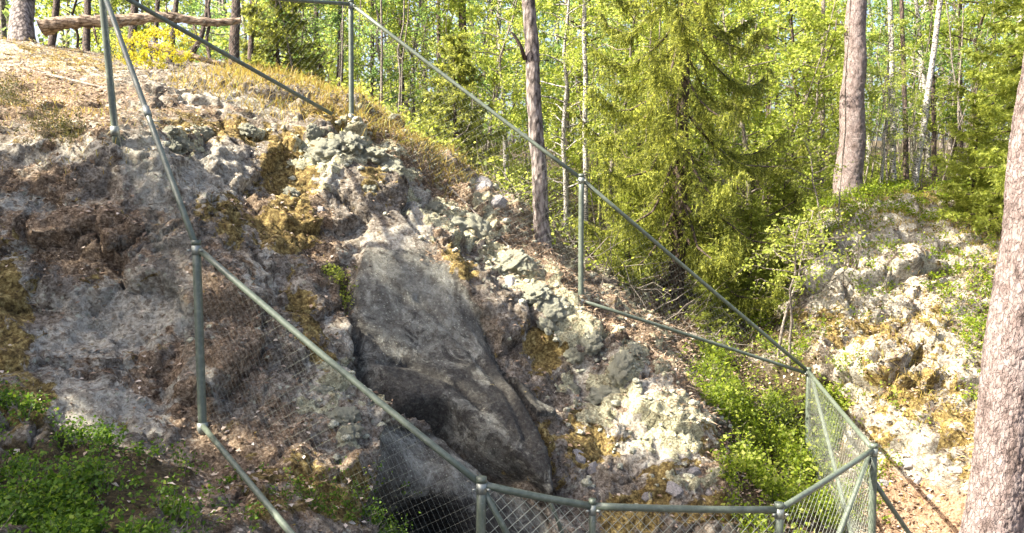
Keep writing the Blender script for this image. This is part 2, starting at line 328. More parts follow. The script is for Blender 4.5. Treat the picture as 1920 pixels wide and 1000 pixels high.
def blobs(lst):
    o = np.zeros(len(P))
    for b in lst:
        u, v, ru, rv = b[:4]; a = R(b[4]) if len(b) > 4 else 0; w = b[5] if len(b) > 5 else 1
        du, dv = U - u, Vv - v; p = (du * math.cos(a) + dv * math.sin(a)) / ru; q = (-du * math.sin(a) + dv * math.cos(a)) / rv
        o = np.maximum(o, w * np.exp(-.7 * (p * p + q * q) ** 1.5))
    return o * front
def pline(pts):
    o = np.full(len(P), 1e9)
    for (a, b), (c, d) in zip(pts[:-1], pts[1:]):
        t = np.clip(((U - a) * (c - a) + (Vv - b) * (d - b)) / ((c - a) ** 2 + (d - b) ** 2), 0, 1)
        o = np.minimum(o, np.hypot(U - a - t * (c - a), Vv - b - t * (d - b)))
    return np.where(front, o, 1e9)
def poly_in(pts):
    ins = np.zeros(len(P), bool); n = len(pts)
    for i in range(n):
        (a, b), (c, d) = pts[i], pts[(i + 1) % n]
        if b == d: continue
        cr = ((b > Vv) != (d > Vv)) & (U < (c - a) * (Vv - b) / (d - b) + a); ins ^= cr
    return ins & front
slab_poly = [(690,400),(745,380),(800,440),(860,520),(905,600),(945,680),(985,770),(1025,890),(1035,960),(965,905),(900,860),(835,805),(745,790),(700,735),(660,650),(655,560),(672,480)]
low_poly = [(700,790),(745,796),(832,812),(895,868),(960,912),(1035,970),(1030,1120),(700,1120),(690,900)]
side_poly = [(905,600),(930,660),(960,700),(1045,770),(1050,790),(1000,795),(975,760),(945,690)]
ins = poly_in(slab_poly); sdist = pline(slab_poly + slab_poly[:1]); sraise = np.where(ins, ss(sdist, 0, 26), 0)
lins = poly_in(low_poly); ldist = pline(low_poly + low_poly[:1]); side = poly_in(side_poly); sidist = pline(side_poly + side_poly[:1])
z_slab = np.clip(np.where(ins, ss(sdist, -5, 12), 0) * (.35 + .65 * ss(Vv, 430, 540)) + np.where(lins, ss(ldist, 0, 12), 0) * .95 + np.where(side, ss(sidist, 0, 8), 0) * .8, 0, 1)
z_moss = blobs([(545,320,55,70),(530,430,60,50,0,.9),(430,410,60,50,0,.6),(20,600,50,120,0,.6),(30,740,60,50,0,.6),(420,240,110,26,10,.8),(570,610,28,100,-25,.6),
    (1030,640,40,50,0,.8),(1240,910,30,40,0,.9),(1100,830,50,60,0,.65),(700,350,30,25,0,.7),(1700,740,70,60,0,.8),(1640,630,70,40,20,.75),(1790,800,50,70,0,.8),(1560,620,40,30,0,.8),
    (560,940,130,60,0,.65),(850,500,40,40,0,.7),(1320,830,60,40,0,.5),(1180,960,60,40,0,.8),(1330,960,60,30,0,.7),(1270,790,30,30,0,.4),(130,110,110,22,12,.5),(1740,640,50,60,0,.6),(1660,850,30,30,0,.6),(1820,870,40,60,0,.6),(640,215,80,24,10,.7),(1010,830,26,80,0,.75),(1480,620,40,60,0,.5)])
ridge = pline([(700,225),(800,300),(880,380),(960,455),(1050,535),(1110,590),(1180,640),(1250,705),(1300,760)])
z_lit = np.clip(blobs([(150,450,150,70,0,.62),(80,180,200,60,8,.72),(330,210,120,40,0,.4),(480,880,150,130,0,.62),(300,700,80,120,0,.45),(430,620,90,120,0,.5),(180,660,80,60,0,.4),(40,330,100,40,0,.5),
    (600,470,40,140,-20,.6),(500,390,60,30,0,.5),(820,440,30,60,0,.4),(1350,860,60,80,0,.5),(1750,500,130,150,0,.32),(1600,700,160,120,0,.3),(1130,760,60,60,0,.45),(360,780,50,50,0,.6),(1250,620,90,60,0,.7),(1400,740,60,40,0,.7)])
    + .8 * np.exp(-(ridge / 34) ** 2) * (1 - z_slab) + (.13 * (P[:, 0] < 2.6) * (P[:, 1] < 13) + .10) * (1 - z_slab), 0, 1)
z_pale = .35 * ((P[:, 0] > 2.7) & (P[:, 1] < 14.5)) + .22 * ((P[:, 0] < 2) & (P[:, 1] < 13) & (P[:, 1] > 3.5)) + blobs([(400,335,60,45),(220,610,120,60,-10,.8),(230,770,120,50,0,.75),(1220,790,130,80,20,.65),(1710,420,130,70,0,.8),(1620,700,40,70,0,.8),(1555,540,30,60,0,.8),(1690,870,50,70,0,.85),
    (70,130,170,50,10,.42),(180,200,140,30,8,.4),(420,185,70,14,5,.7),(790,380,26,60,-15,.7),(170,700,60,40,0,.4),(480,520,40,60,0,.45),(740,440,60,40,0,.4),(640,690,60,60,0,.4),(30,520,40,60,0,.4),(280,310,50,60,0,.45),(1620,560,60,60,0,.5),(1700,560,80,60,0,.45),(1760,670,60,40,0,.5),(610,330,30,30,0,.7),(140,270,140,20,0,.5),(20,380,90,25,0,.4)])
z_green = np.clip(blobs([(120,930,230,110,0,.95),(380,920,40,60,0,.4),(740,980,50,40,0,.7),(1470,840,130,190,0,.95),(1370,720,90,70,35,.85),(1560,360,170,28,0,.8),(1850,400,90,40,0,.7),(1480,960,70,60),(1420,620,80,60,0,.7),(1850,640,40,90,0,.6),(100,235,60,26,0,.6)])
    + (P[:, 1] > 11.5) * .9 * ss(P[:, 1], 11.5, 13) * (P[:, 0] > -2.2) * (1 - ss(P[:, 0], 4.2, 5.2) * (P[:, 1] < 14.2)) + ss(P[:, 1], 12.5, 15) * .7 * (1 - ss(P[:, 0], 4.2, 5.2) * (P[:, 1] < 14.2)) + ss(-P[:, 1], -3.2, -2.6) * .6, 0, 1)
z_moss = np.clip((z_moss * (1 - .32 * (P[:, 0] > 2.6)) + .13 + 0 * (P[:, 0] > 2.6)) * (1 - z_slab), 0, 1); z_lit = np.clip(z_lit - .25 * z_pale, 0, 1)
z_path = np.clip(np.where(Dd > 0, np.exp(-(((P[:, 0] - 3.9) / .55) ** 2 + ((P[:, 1] - 7.3) / 1.1) ** 2) ** 1.3), 0), 0, 1)
lm = np.exp(-((ridge - 34) / 40) ** 2) * .36 * (U > 560) + blobs([(640,285,110,44,8,.8),(860,420,70,34,25,.9),(940,490,50,24,30,.8),(1010,555,50,40,45,.9),(1060,620,50,50,45,.8),(1140,720,60,40,30,.8),(350,262,60,26,0,.75),(1200,790,100,60,30,.75),(640,770,60,70,0,.65),(1250,880,60,50,0,.6),(470,245,30,16,0,.7),(740,330,60,30,30,.7),(1090,700,60,40,30,.6),(1290,850,60,50,30,.5),(600,340,50,30,0,.4)])
lm = lm * (1 - np.clip(z_slab * 1.5, 0, 1)) * (Vv > 190) * (P[:, 1] < 11.5)
z_lich = ss(lm * .9 + .75 * fbm(P * 3.4 + 2, 4, .6), .50, .60) * (1 - np.clip(z_slab * 2, 0, 1)) * ss(lm, .04, .15); lc1, lc2, _ = cellular(P * 11 + .3 * fbm(P * 6, 2)[:, None])
z_stain_shade = blobs([(840,760,170,110,40,.55),(765,735,80,55,35,.9),(965,800,60,160,-22,.9),(860,760,60,40,30,.7),(820,1000,160,70,0,1.),(680,640,30,100,0,.5)])  # slab staining, plus shade painted into the recess under the lower block
# relief
rotp = P @ np.array([[.8, .25, -.3], [-.2, 1, .1], [.55, 0, .75]])
rockness = np.clip(1 - .8 * z_green - .75 * z_slab - .9 * z_path, .1, 1) * np.clip(1.25 - ss(P[:, 1], 12, 15), .25, 1)
hsm = blobs([(110,150,270,80,8,.9),(330,190,120,30,8,.7)]); rockness = rockness * (1 - .65 * hsm)
c1, c2, cid = cellular(rotp * np.array([.9, 1.6, 1.9]) + .15 * fbm(P * 3, 2)[:, None])
d1, d2, did = cellular(rotp * np.array([3.4, 4.5, 5.5]))
outc = blobs([(1640,700,110,190,0,1),(1720,450,170,150,0,.9),(1560,560,60,90,0,1)])
disp = .13 * fbm(P * .9 + 5, 3) * (.3 + .7 * rockness)
disp += rockness * (.20 * (cid - .5) * ss(c2 - c1, 0, .10) - .07 * (1 - ss(c2 - c1, 0, .07)))
disp += rockness * .045 * fbm(rotp * np.array([1.6, 3.5, 4.5]), 3, .45, True) - .02
disp += rockness * (.06 * (did - .5) * ss(d2 - d1, 0, .12) - .025 * (1 - ss(d2 - d1, 0, .1)))
disp += outc * (.22 * (cid - .5) + .10 * (did - .5) - .12 * (1 - ss(c2 - c1, 0, .12)))
disp += (.25 + .75 * rockness) * (.014 * fbm(P * 11, 4, .6) + .014 * fbm(rotp * np.array([6, 11, 14]), 3, .6, True) - .008)
disp += np.where(lins, ss(ldist, 0, 18), 0) * .07 + np.where(side, ss(sidist, 0, 10), 0) * .1
keep = 1 - .88 * np.clip(np.where(ins, ss(sdist, 0, 10), 0) + np.where(lins, ss(ldist, 0, 10), 0), 0, 1)
def sdl(a, b, c, d): return ((U - a) * (d - b) - (Vv - b) * (c - a)) / math.hypot(c - a, d - b)
wid = 7 + 60 * ss(sdl(715, 400, 1015, 905), 0, 50) * (1 - ss(Vv, 760, 900))
facet = -.0016 * np.clip(sdl(800, 430, 1000, 830), 0, None) - .0011 * np.clip(-sdl(680, 640, 960, 880), 0, None) - .0009 * np.clip(-sdl(655, 520, 720, 760) * -1 - 60, 0, None) * 0
disp = disp * keep + np.where(ins, np.clip(sdist / wid, 0, 1), 0) * (.09 + .19 * ss(Vv, 640, 800) + facet) * ss(Vv, 450, 680) + z_slab * (.010 * fbm(P * 5, 4, .6) + .03 * fbm(P * 1.3 + 4, 2))
def groove(pts, w, dep): return -dep * np.exp(-(pline(pts) / w) ** 2)
disp += z_lich * (.012 + .034 * (1 - lc1)) 
disp += groove([(740,955),(800,975),(860,1005),(930,1070)], 34, .6)
disp += groove([(672,690),(690,735),(725,775)], 13, .30) + groove([(725,778),(765,788),(815,795),(840,808),(880,845),(915,868),(965,908)], 8, .30)
disp += groove([(905,600),(935,680),(975,765),(1010,830),(1035,930)], 9, .10) + groove([(645,520),(655,600),(668,690)], 10, .14)
disp += groove([(700,690),(760,700),(830,740),(885,800)], 6, .05) + groove([(780,560),(850,640),(930,760),(970,850)], 5, .035) + groove([(850,830),(900,870),(955,925)], 6, .08)
disp += groove([(545,560),(590,610),(640,690)], 9, .10) + groove([(130,480),(200,490),(250,505)], 8, .06) + groove([(430,470),(520,520),(590,600)], 10, .08)
disp += groove([(760,330),(840,410),(880,470),(960,545)], 12, .09) + groove([(1080,700),(1150,760),(1240,850)], 12, .08)
disp = np.where(P[:, 1] > 16, disp * .5, disp)
near_cam = (np.abs(P[:, 0]) < 1.5) & (np.abs(P[:, 1]) < 2.5); disp = np.where(near_cam, 0, disp)
Pn = P + Nn * disp[:, None]
ii = (np.arange(ny - 1)[:, None] * nx + np.arange(nx - 1)[None, :]); FQ = np.stack([ii, ii + 1, ii + nx + 1, ii + nx], -1).reshape(-1, 4)
zone = np.stack([z_moss, z_lit, z_slab, np.ones(len(P))], -1); zone2 = np.stack([z_green, z_path, z_pale, np.ones(len(P))], -1)
zone3 = np.stack([z_lich, z_stain_shade, z_lich * 0, np.ones(len(P))], -1)
fc = FQ[:, 0]
m_slab = (z_slab[fc] > .5); m_path = (z_path[fc] > .5) & ~m_slab
m_out = (outc[fc] > .3) & ~m_slab & ~m_path; m_floor = (P[fc, 1] > 12.4) & ~m_out & ~m_path
m_hill = ~(m_slab | m_path | m_out | m_floor)
NRM = np.zeros_like(Pn); e1 = Pn[FQ[:, 2]] - Pn[FQ[:, 0]]; e2 = Pn[FQ[:, 3]] - Pn[FQ[:, 1]]; fn = np.cross(e1, e2)
for k in range(4): np.add.at(NRM, FQ[:, k], fn)
NRM = unit(NRM)
for nm, mk, lab in (('hillside', m_hill, 'grey lichened rock hillside with brown litter and moss'), ('rock_slab', m_slab, 'dark smooth slab of bare rock in the slope'), ('path', m_path, 'trodden earth path below the right outcrop'), ('rock_outcrop', m_out, 'sunlit mossy rock outcrop right of the ravine'), ('forest_floor', m_floor, 'forest floor behind the rocks')):
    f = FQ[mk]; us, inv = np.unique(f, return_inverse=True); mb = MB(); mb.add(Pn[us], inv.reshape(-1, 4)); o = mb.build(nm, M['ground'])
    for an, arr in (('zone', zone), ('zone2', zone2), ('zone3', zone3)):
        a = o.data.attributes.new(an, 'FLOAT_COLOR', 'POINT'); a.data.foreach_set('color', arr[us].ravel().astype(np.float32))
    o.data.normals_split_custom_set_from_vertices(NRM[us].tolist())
    tag(o, lab, kind='structure')
BV = BVHTree.FromPolygons(Pn.tolist(), FQ[(P[fc, 1] < 60) & (P[fc, 1] > -8) & (np.abs(P[fc, 0]) < 45)].tolist())
def ground(x, y):
    h = BV.ray_cast(Vector((x, y, 40)), Vector((0, 0, -1)))[0]
    return h.z if h else float(tps(np.array([x]), np.array([y]))[0])
def hit(u, v):
    d = Vector(at(u, v, 1.)); h, n, _, _ = BV.ray_cast(Vector((0, 0, 0)), d.normalized()); return (np.array(h), np.array(n)) if h else (None, None)
def at_ground(u, d):
    x = (u - 960) / F * d; y = d * CP; return np.array([x, y, ground(x, y)])
#STRUCT_END
# ------------------------------------------------------------------ fence
fence = empty('fence', at(380, 805, 5.68))
tag(fence, 'grey green steel tube fence with chain link mesh looping around the rock hollow', 'fence')
FO = np.array(fence.location)
posts = {'P0': ((188, -37, 7.1), (216, 248, 7.18)), 'A': ((368, 456, 5.7), (380, 806, 5.68)), 'B': ((903, 900, 5.0), (897, 1295, 5.0)), 'H': ((1111, 941, 5.2), (1109, 1300, 5.2)),
         'G': ((1461, 948, 5.5), (1459, 1300, 5.5)), 'F': ((1638, 836, 6.5), (1632, 1145, 6.5)), 'E': ((1516, 692, 9.5), (1513, 900, 9.5)), 'D': ((1090, 330, 8.7), (1089, 570, 8.7)), 'C': ((658, 3, 9.3), (659, 222, 9.3))}
PT3 = {k: (at(*a), at(*b)) for k, (a, b) in posts.items()}
def lerp(a, b, t): return a + (b - a) * t
def pipe(name, a, b, r, mat, parent=fence, n=12, bend=0., seg=7):
    mb = MB(); t = np.linspace(0, 1, seg)[:, None]; pts = a + (b - a) * t; pts[:, 2] -= bend * 4 * (t * (1 - t))[:, 0]
    tube(mb, pts - FO, r, n); return mb.build(name, mat, parent)
for k, (a, b) in PT3.items():
    dr = (b - a) / np.linalg.norm(b - a); rad = {'H': .022}.get(k, .03)
    po = pipe('post', a, b + dr * .2, rad, M['steel'], seg=9)
    # cap, clamp collar with bolts, base plate
    mb = MB(); tube(mb, np.array([a - dr * .012, a - dr * .02, a + dr * .015]) - FO, [.018, rad * 1.1, rad * 1.12], 14); mb.build('cap', M['steel'], po)
    mb = MB(); tube(mb, np.array([a + dr * .02, a + dr * .085]) - FO, rad * 1.12, 14); mb.build('clamp', M['clamp'], po)
    for s in (-1, 1):
        mb = MB(); q = a + dr * .05 + np.array([s * rad * 1.1, -rad * .9, 0]); tube(mb, np.array([q, q + np.array([s * .02, -.012, 0])]) - FO, .009, 6); mb.build('bolt', M['clamp'], po)
    if k in ('A', 'C', 'D', 'P0'):
        mb = MB(); tube(mb, np.array([b - dr * .05, b + dr * .03]) - FO, rad * 1.3, 14); mb.build('base_socket', M['clamp'], po)
T = {k: v[0] for k, v in PT3.items()}; Bt = {k: v[1] for k, v in PT3.items()}
dn = np.array([0, 0, -.03])
for a, b, r in (('P0', 'A', .022), ('A', 'B', .022), ('B', 'H', .024), ('H', 'G', .024), ('G', 'F', .022), ('F', 'E', .022), ('E', 'D', .022), ('D', 'C', .022), ('C', 'P0', .022)):
    pipe('top_rail', T[a] + dn, T[b] + dn, r, M['steel'], bend=.008 if (a, b) != ('A', 'B') else .02)
j = lerp(T['P0'], T['A'], .54) + dn; jd = (T['A'] - T['P0']) / np.linalg.norm(T['A'] - T['P0'])
mb = MB(); tube(mb, np.array([j - jd * .05, j + jd * .05]) - FO, .028, 12); mb.build('rail_joint', M['clamp'], fence)
abot = at(640, 1115, 3.75)
for a, b, r in ((T['P0'] + [.03, .03, -.05], at(622, 214, 9.1), .022), (T['E'] + [0, 0, -.06], Bt['D'] + [.03, 0, .03], .020), (T['E'] + [.03, -.03, -.08], Bt['F'], .02), (T['F'] + [-.03, 0, -.08], Bt['G'], .02),
                (T['B'] + [.02, 0, -.08], Bt['H'], .02), (at(1640, 905, 6.5), at(1765, 1090, 6.9), .02), (at(1030, 936, 5.25), at(1078, 1060, 5.3), .013)):
    pipe('brace', np.asarray(a), np.asarray(b), r, M['steel'])
pipe('bottom_rail', at(381, 800, 5.62), abot, .019, M['steel'])
def wire_panel(a0, a1, b0, b1, cell=.062, r=.0021):
    # diamond wires between the top line a0-a1 and the bottom line b0-b1
    mb = MB(); L = np.linalg.norm(a1 - a0); H = .5 * (np.linalg.norm(b0 - a0) + np.linalg.norm(b1 - a1)); nrm = unit(np.cross(a1 - a0, b0 - a0))
    def pt(s, h): return lerp(lerp(a0, a1, s / L), lerp(b0, b1, s / L), h / H)
    step = cell * 1.35
    for sg in (1, -1):
        s0 = -H if sg > 0 else 0
        for s in np.arange(s0, L + (0 if sg > 0 else H), step / 1.05):
            h0, h1 = 0., H; e0, e1 = s, s + sg * H
            pts = []
            for h in np.linspace(0, H, 9):
                q = s + sg * h
                pts.append((q, h))
            # clip to the panel
            pts = np.array(pts); lo, hi = (0, L)
            tt0 = (lo - s) / sg; tt1 = (hi - s) / sg; ha = max(0, min(tt0, tt1)); hb = min(H, max(tt0, tt1))
            if hb - ha < .02: continue
            hs = np.linspace(ha, hb, max(2, int((hb - ha) / .12)))
            pp = np.array([pt(s + sg * h, h) for h in hs]) + nrm * (.0022 * sg) + nrm * .008 * np.sin(hs * 5 + s * 3)[:, None]
            tube(mb, pp - FO, r, 4, caps=False)
    o = mb.build('chain_link_mesh', M['wire'], fence); o['kind'] = 'stuff'; return o
gap = np.array([0, 0, -.06])
def grd(p): return np.array([p[0], p[1], p[2] + .05])
for a, b in (('P0', 'A'), ('B', 'H'), ('H', 'G'), ('G', 'F'), ('F', 'E'), ('E', 'D'), ('D', 'C'), ('C', 'P0')):
    wire_panel(T[a] + gap, T[b] + gap, grd(Bt[a]), grd(Bt[b]), r={'B': .0027, 'H': .0022, 'G': .0014, 'F': .0012}.get(a, .00045))
wire_panel(T['A'] + gap, T['B'] + gap, grd(Bt['A']), grd(Bt['B']), r=.0005)
# ------------------------------------------------------------------ trees
def trunk_mesh(pts, rad, mat, n=20, res=.05, rough=.06, plates=0.):
    pts = np.asarray(pts, float); L = np.concatenate([[0], np.cumsum(np.linalg.norm(np.diff(pts, axis=0), axis=1))])
    m = max(6, int(L[-1] / res)); s = np.linspace(0, L[-1], m)
    pp = np.stack([np.interp(s, L, pts[:, k]) for k in range(3)], -1); rr = np.interp(s, L, rad)
    pp[:, 0] += .25 * rr * perlin(np.stack([s * 1.3, s * 0 + pts[0, 0], s * 0], -1)); mb = MB(); t, b, c = frames(pp)
    th = np.arange(n) / n * 2 * math.pi; ring = np.cos(th)[None, :, None] * b[:, None] + np.sin(th)[None, :, None] * c[:, None]
    q = (pp[:, None] + ring * rr[:, None, None]).reshape(-1, 3); sc = 1 / max(rr[0], .02)
    f = 1 + rough * fbm(q * np.array([sc, sc, sc * .35]) * 1.2, 3)
    if plates:
        wq = q + .02 * fbm(q * 14, 2)[:, None]
        a1, a2, aid = cellular(wq * np.array([26, 26, 14.])); f = f + plates * (ss(a2 - a1, .0, .17) - .8 + .5 * (aid - .5)) + plates * .25 * fbm(q * np.array([60, 60, 30]), 3)
    V = (pp[:, None] + ring * (rr[:, None] * f.reshape(m, n))[..., None]).reshape(-1, 3)
    i = np.arange(m - 1)[:, None] * n; jx = np.arange(n)[None]; k = (jx + 1) % n
    mb.add(V, np.stack([i + jx, i + k, i + n + k, i + n + jx], -1).reshape(-1, 4)); return mb
def needle_tufts(mb, C, D, ln, r, k=14, w=.006):
    n = len(C); Cn = np.repeat(C, k, 0); Dn = unit(np.repeat(D, k, 0) + .75 * r.normal(size=(n * k, 3))); ll = ln * r.uniform(.6, 1.1, (n * k, 1))
    B = unit(np.cross(Dn, r.normal(size=(n * k, 3)))) * w
    mb.add(np.stack([Cn - B, Cn + B, Cn + Dn * ll], 1).reshape(-1, 3), np.arange(3 * n * k).reshape(-1, 3))
def pine_crown(seed, h0, h1, Rr):
    r = np.random.default_rng(seed); wood = MB(); nd = MB()
    for q in range(26):
        z = r.uniform(h0, h1); a = r.uniform(0, 6.28); L = Rr * r.uniform(.5, 1) * (1 - .5 * (z - h0) / (h1 - h0)); t = np.linspace(0, 1, 6)[:, None]
        d = np.array([math.cos(a), math.sin(a), 0]); pts = np.array([0, 0, z]) + d * L * t + np.array([0, 0, 1]) * (.35 * L * t ** 2 - .1 * L * t) + .06 * r.normal(size=(6, 3)) * t
        tube(wood, pts, np.linspace(.035, .008, 6), 5, caps=False)
        m = 26; k = r.uniform(.35, 1, m); C = np.stack([np.interp(k, t[:, 0], pts[:, w]) for w in range(3)], -1) + r.normal(size=(m, 3)) * .22 * L * .5 + [0, 0, .05]
        needle_tufts(nd, C, unit(r.normal(size=(m, 3)) + [0, 0, .6]), .11, r, 22, .006)
    return wood.mesh('limbs', M['dark_bark']), nd.mesh('crown', M['pine_needle'], False)
PC = [pine_crown(21, 7.5, 12.5, 2.0), pine_crown(22, 6.5, 11, 1.7)]
def stem_tree(name, label, cat, base, top, hx, r0, r1, mat, crown=None, n=16, group=None, plates=0., res=.06, rough=.08, kink=0., dead=0):
    base = np.array(base, float); e = tag(empty(name, base), label, cat, group); top = np.array(top, float) - base
    ext = top * (hx / max(top[2], .5)); tt = np.linspace(-.06, 1, 12)[:, None]; pts = ext * tt
    r = np.random.default_rng(abs(hash(label)) % 1000 if False else int(abs(base[0] * 97 + base[1] * 31) * 10) % 9999); pts[1:, :2] += kink * np.cumsum(r.normal(size=(11, 2)), 0) * .25
    rad = np.interp(tt[:, 0], [-.06, 0, .03, top[2] / hx, 1], [r0 * 1.45, r0 * 1.18, r0 * 1.04, r1, r1 * .45])
    tr = trunk_mesh(pts, rad, mat, n, res, rough, plates).build('trunk', mat, e)
    if dead:
        mb = MB()
        for q in range(dead):
            z = r.uniform(.06, .6) * ext[2]; a = r.uniform(0, 6.28); L = r.uniform(.2, .8); c = np.array([np.interp(z, pts[:, 2], pts[:, 0]), np.interp(z, pts[:, 2], pts[:, 1]), z]); t = np.linspace(0, 1, 5)[:, None]
            tube(mb, c + np.array([math.cos(a), math.sin(a), r.uniform(-.5, .3)]) * L * t + .05 * r.normal(size=(5, 3)) * t, np.linspace(.011, .003, 5), 4, caps=False)
        mb.build('dead_branches', M['twig'], e)['kind'] = 'stuff'
    if crown is not None:
        li, nd = crown; o1 = link('limbs', li, e); o1['kind'] = 'stuff'; o2 = link('crown', nd, e); s = hx / 13.; a = r.uniform(0, 6.28)
        for o in (o1, o2): o.scale = (1, 1, s); o.rotation_euler.z = a; o.location = (ext[0] * .75, ext[1] * .75, 0)
    return e
# main pines
b1 = at(1020, 492, 10.2); t1 = at(991, 0, 10.0)
pine_mid = stem_tree('pine_tree', 'slim grey pine rising from the rock ridge behind the wire fence', 'tree', b1, t1, 12, .098, .082, M['pine_grey'], PC[0], 28, plates=.10, res=.03, dead=0)
mb = MB(); q0 = at(985, 112, 10.0) - b1; tube(mb, [q0, q0 + [-.06, -.06, .16], q0 + [-.15, -.08, .30], q0 + [-.19, -.08, .33]], [.028, .024, .02, .012], 8, noise_amp=.1); mb.build('dead_stub', M['dark_bark'], pine_mid)
b2 = at(1836, 1140, 5.2); b2[2] = ground(b2[0], b2[1]) - .02; t2 = at(1948, 250, 5.25)
stem_tree('pine_tree', 'thick leaning pine trunk with flaky pinkish bark at the right edge', 'tree', b2, t2, 11, .172, .150, M['pine'], PC[1], 120, plates=.06, res=.011, rough=.05)
b3 = at_ground(1584, 15); t3 = at(1607, 0, 15)
stem_tree('pine_tree', 'stout sunlit pine behind the bilberry covered outcrop', 'tree', b3, t3, 13, .235, .17, M['pine'], PC[0], 48, plates=.06, res=.03)
stems = [  # u at base, d, u at the top of frame, radius, material, label
    (868, 17, 866, .09, 'dark_bark', 'dark brown pine trunk left of the slim grey ridge pine'),
    (825, 18.5, 822, .05, 'dark_bark', 'thin brownish trunk just left of the dark brown pine'),
    (644, 15, 641, .06, 'dark_bark', 'narrow reddish trunk just left of the upper fence post'),
    (453, 13.6, 444, .085, 'dark_bark', 'dark straight trunk at the right end of the fallen log'),
    (482, 14.4, 472, .05, 'dark_bark', 'thin dark trunk beside the straight trunk past the log end'),
    (412, 13.2, 402, .03, 'dark_bark', 'crooked thin dead stem in front of the fallen log'),
    (333, 16, 330, .06, 'dark_bark', 'brown trunk behind the yellow leaved bush'),
    (257, 17, 256, .085, 'dark_bark', 'brown trunk behind the middle of the fallen log'),
    (185, 16, 163, .07, 'dark_bark', 'leaning brown trunk behind the left part of the fallen log'),
    (70, 13.2, 44, .17, 'pine_grey', 'thick dark trunk at the left end of the fallen log'),
    (1100, 14, 1102, .045, 'birch', 'white birch trunk behind the middle fence post'),
    (1667, 16, 1666, .055, 'birch', 'straight white birch right of the stout sunlit pine'),
    (1690, 16.5, 1692, .05, 'dark_bark', 'dark thin stem right of the straight white birch'),
    (1706, 16.2, 1762, .06, 'birch', 'birch stem leaning right between the thin dark stems'),
    (1742, 18, 1744, .05, 'dark_bark', 'slim dark stem beyond the leaning birch'),
    (1536, 17, 1546, .05, 'twig', 'grey slim stem left of the stout sunlit pine'),
    (1790, 19, 1800, .05, 'dark_bark', 'dark stem halfway between leaning birch and right edge pine'),
    (930, 20, 934, .05, 'twig', 'pale slim trunk between dark pine and grey ridge pine'),
    (1062, 17, 1066, .05, 'twig', 'pale slim trunk right of the grey ridge pine'),
    (702, 17, 700, .045, 'dark_bark', 'slim dark trunk right of the upper fence post'),
    (560, 18, 552, .06, 'dark_bark', 'slim trunk left of the upper fence post in the bright forest'),
    (1440, 18, 1436, .055, 'dark_bark', 'slim dark trunk right of the hanging spruce boughs'),
    (300, 19, 296, .06, 'dark_bark', 'narrow trunk far behind the fallen log beside the yellow bush'),
    (115, 17.5, 108, .08, 'dark_bark', 'dark trunk just right of the thick trunk behind the log'),
    (378, 15, 372, .055, 'dark_bark', 'dark trunk between the yellow bush and the crooked stem'),
    (598, 16, 594, .05, 'dark_bark', 'dark slim trunk close to the left of the upper fence post'),
    (758, 16.5, 752, .06, 'dark_bark', 'dark trunk above the heather right of the upper fence post'),
    (515, 19, 512, .05, 'dark_bark', 'slim shaded trunk beyond the dry grass crest'),
]
for k, (u0, d, u1, r, mt, lab) in enumerate(stems):
    b = at_ground(u0, d); t = at(u1, 0, d); nmx = 'birch_tree' if mt == 'birch' else 'tree' if mt == 'twig' else 'pine_tree'
    if 'crooked' in lab: stem_tree('dead_tree', lab, 'tree', b, t, 3.2, r, r * .7, M[mt], None, 10, kink=.22, dead=14); continue
    stem_tree(nmx, lab, 'tree', b, t, 9 + (k * 37 % 5), r, r * .85, M[mt], PC[k % 2] if mt == 'dark_bark' and k % 2 else None, 14, kink=.05 if mt == 'birch' else .03, dead=12 if k % 2 == 0 else 5, res=.1)
# leafy understorey trees
def leafy_meshes(seed, H, Rr, z0, nb, nl, size, lm, tm):
    r = np.random.default_rng(seed); w = MB(); lf = MB(); t = np.linspace(0, 1, 10)[:, None]
    tr = np.array([0, 0, H]) * t; tr[:, :2] += np.cumsum(r.normal(size=(10, 2)), 0) * .03 * H * t; tr = np.concatenate([tr[:1] - [0, 0, .15], tr])
    tube(w, tr, np.linspace(.012 * H, .003 * H, 11), 7, caps=False); trunk = w.mesh('trunk', tm); w = MB(); PPs = []
    for q in range(nb):
        z = z0 + (H - z0) * (q + r.random()) / nb; f = (z - z0) / (H - z0); L = Rr * (.45 + .9 * math.sin(math.pi * min(1, f * .8 + .18))) * r.uniform(.6, 1.1) * .85; a = q * 2.4 + r.normal() * .4
        c = np.array([np.interp(z, tr[:, 2], tr[:, 0]), np.interp(z, tr[:, 2], tr[:, 1]), z]); d = np.array([math.cos(a), math.sin(a), r.uniform(.15, .7)]); s = np.linspace(0, 1, 6)[:, None]
        pts = c + d * L * s + .09 * L * r.normal(size=(6, 3)) * s - np.array([0, 0, .22 * L]) * s ** 2.2; tube(w, pts, np.linspace(.005 * H * .7, .002, 6), 4, caps=False)
        for k in range(6):
            u = r.uniform(.25, 1); p0 = np.array([np.interp(u, s[:, 0], pts[:, x]) for x in range(3)]); dd = unit(d * .6 + r.normal(size=3) * .6) * L * r.uniform(.18, .42); e = np.linspace(0, 1, 4)[:, None]
            tw = p0 + dd * e - np.array([0, 0, .1 * L]) * e ** 2; tube(w, tw, [.004, .003, .002, .0015], 3, caps=False)
            m = max(3, nl // (nb * 6)); g = r.uniform(.1, 1.1, m); PPs.append(p0 + dd * g[:, None] + r.normal(size=(m, 3)) * .055 * max(L, .6))
    PPs = np.concatenate(PPs); leaves(lf, PPs, size * r.uniform(.6, 1.2, len(PPs)), .35, None, .7, .1, r)
    return trunk, w.mesh('branches', tm), lf.mesh('crown', lm, False)
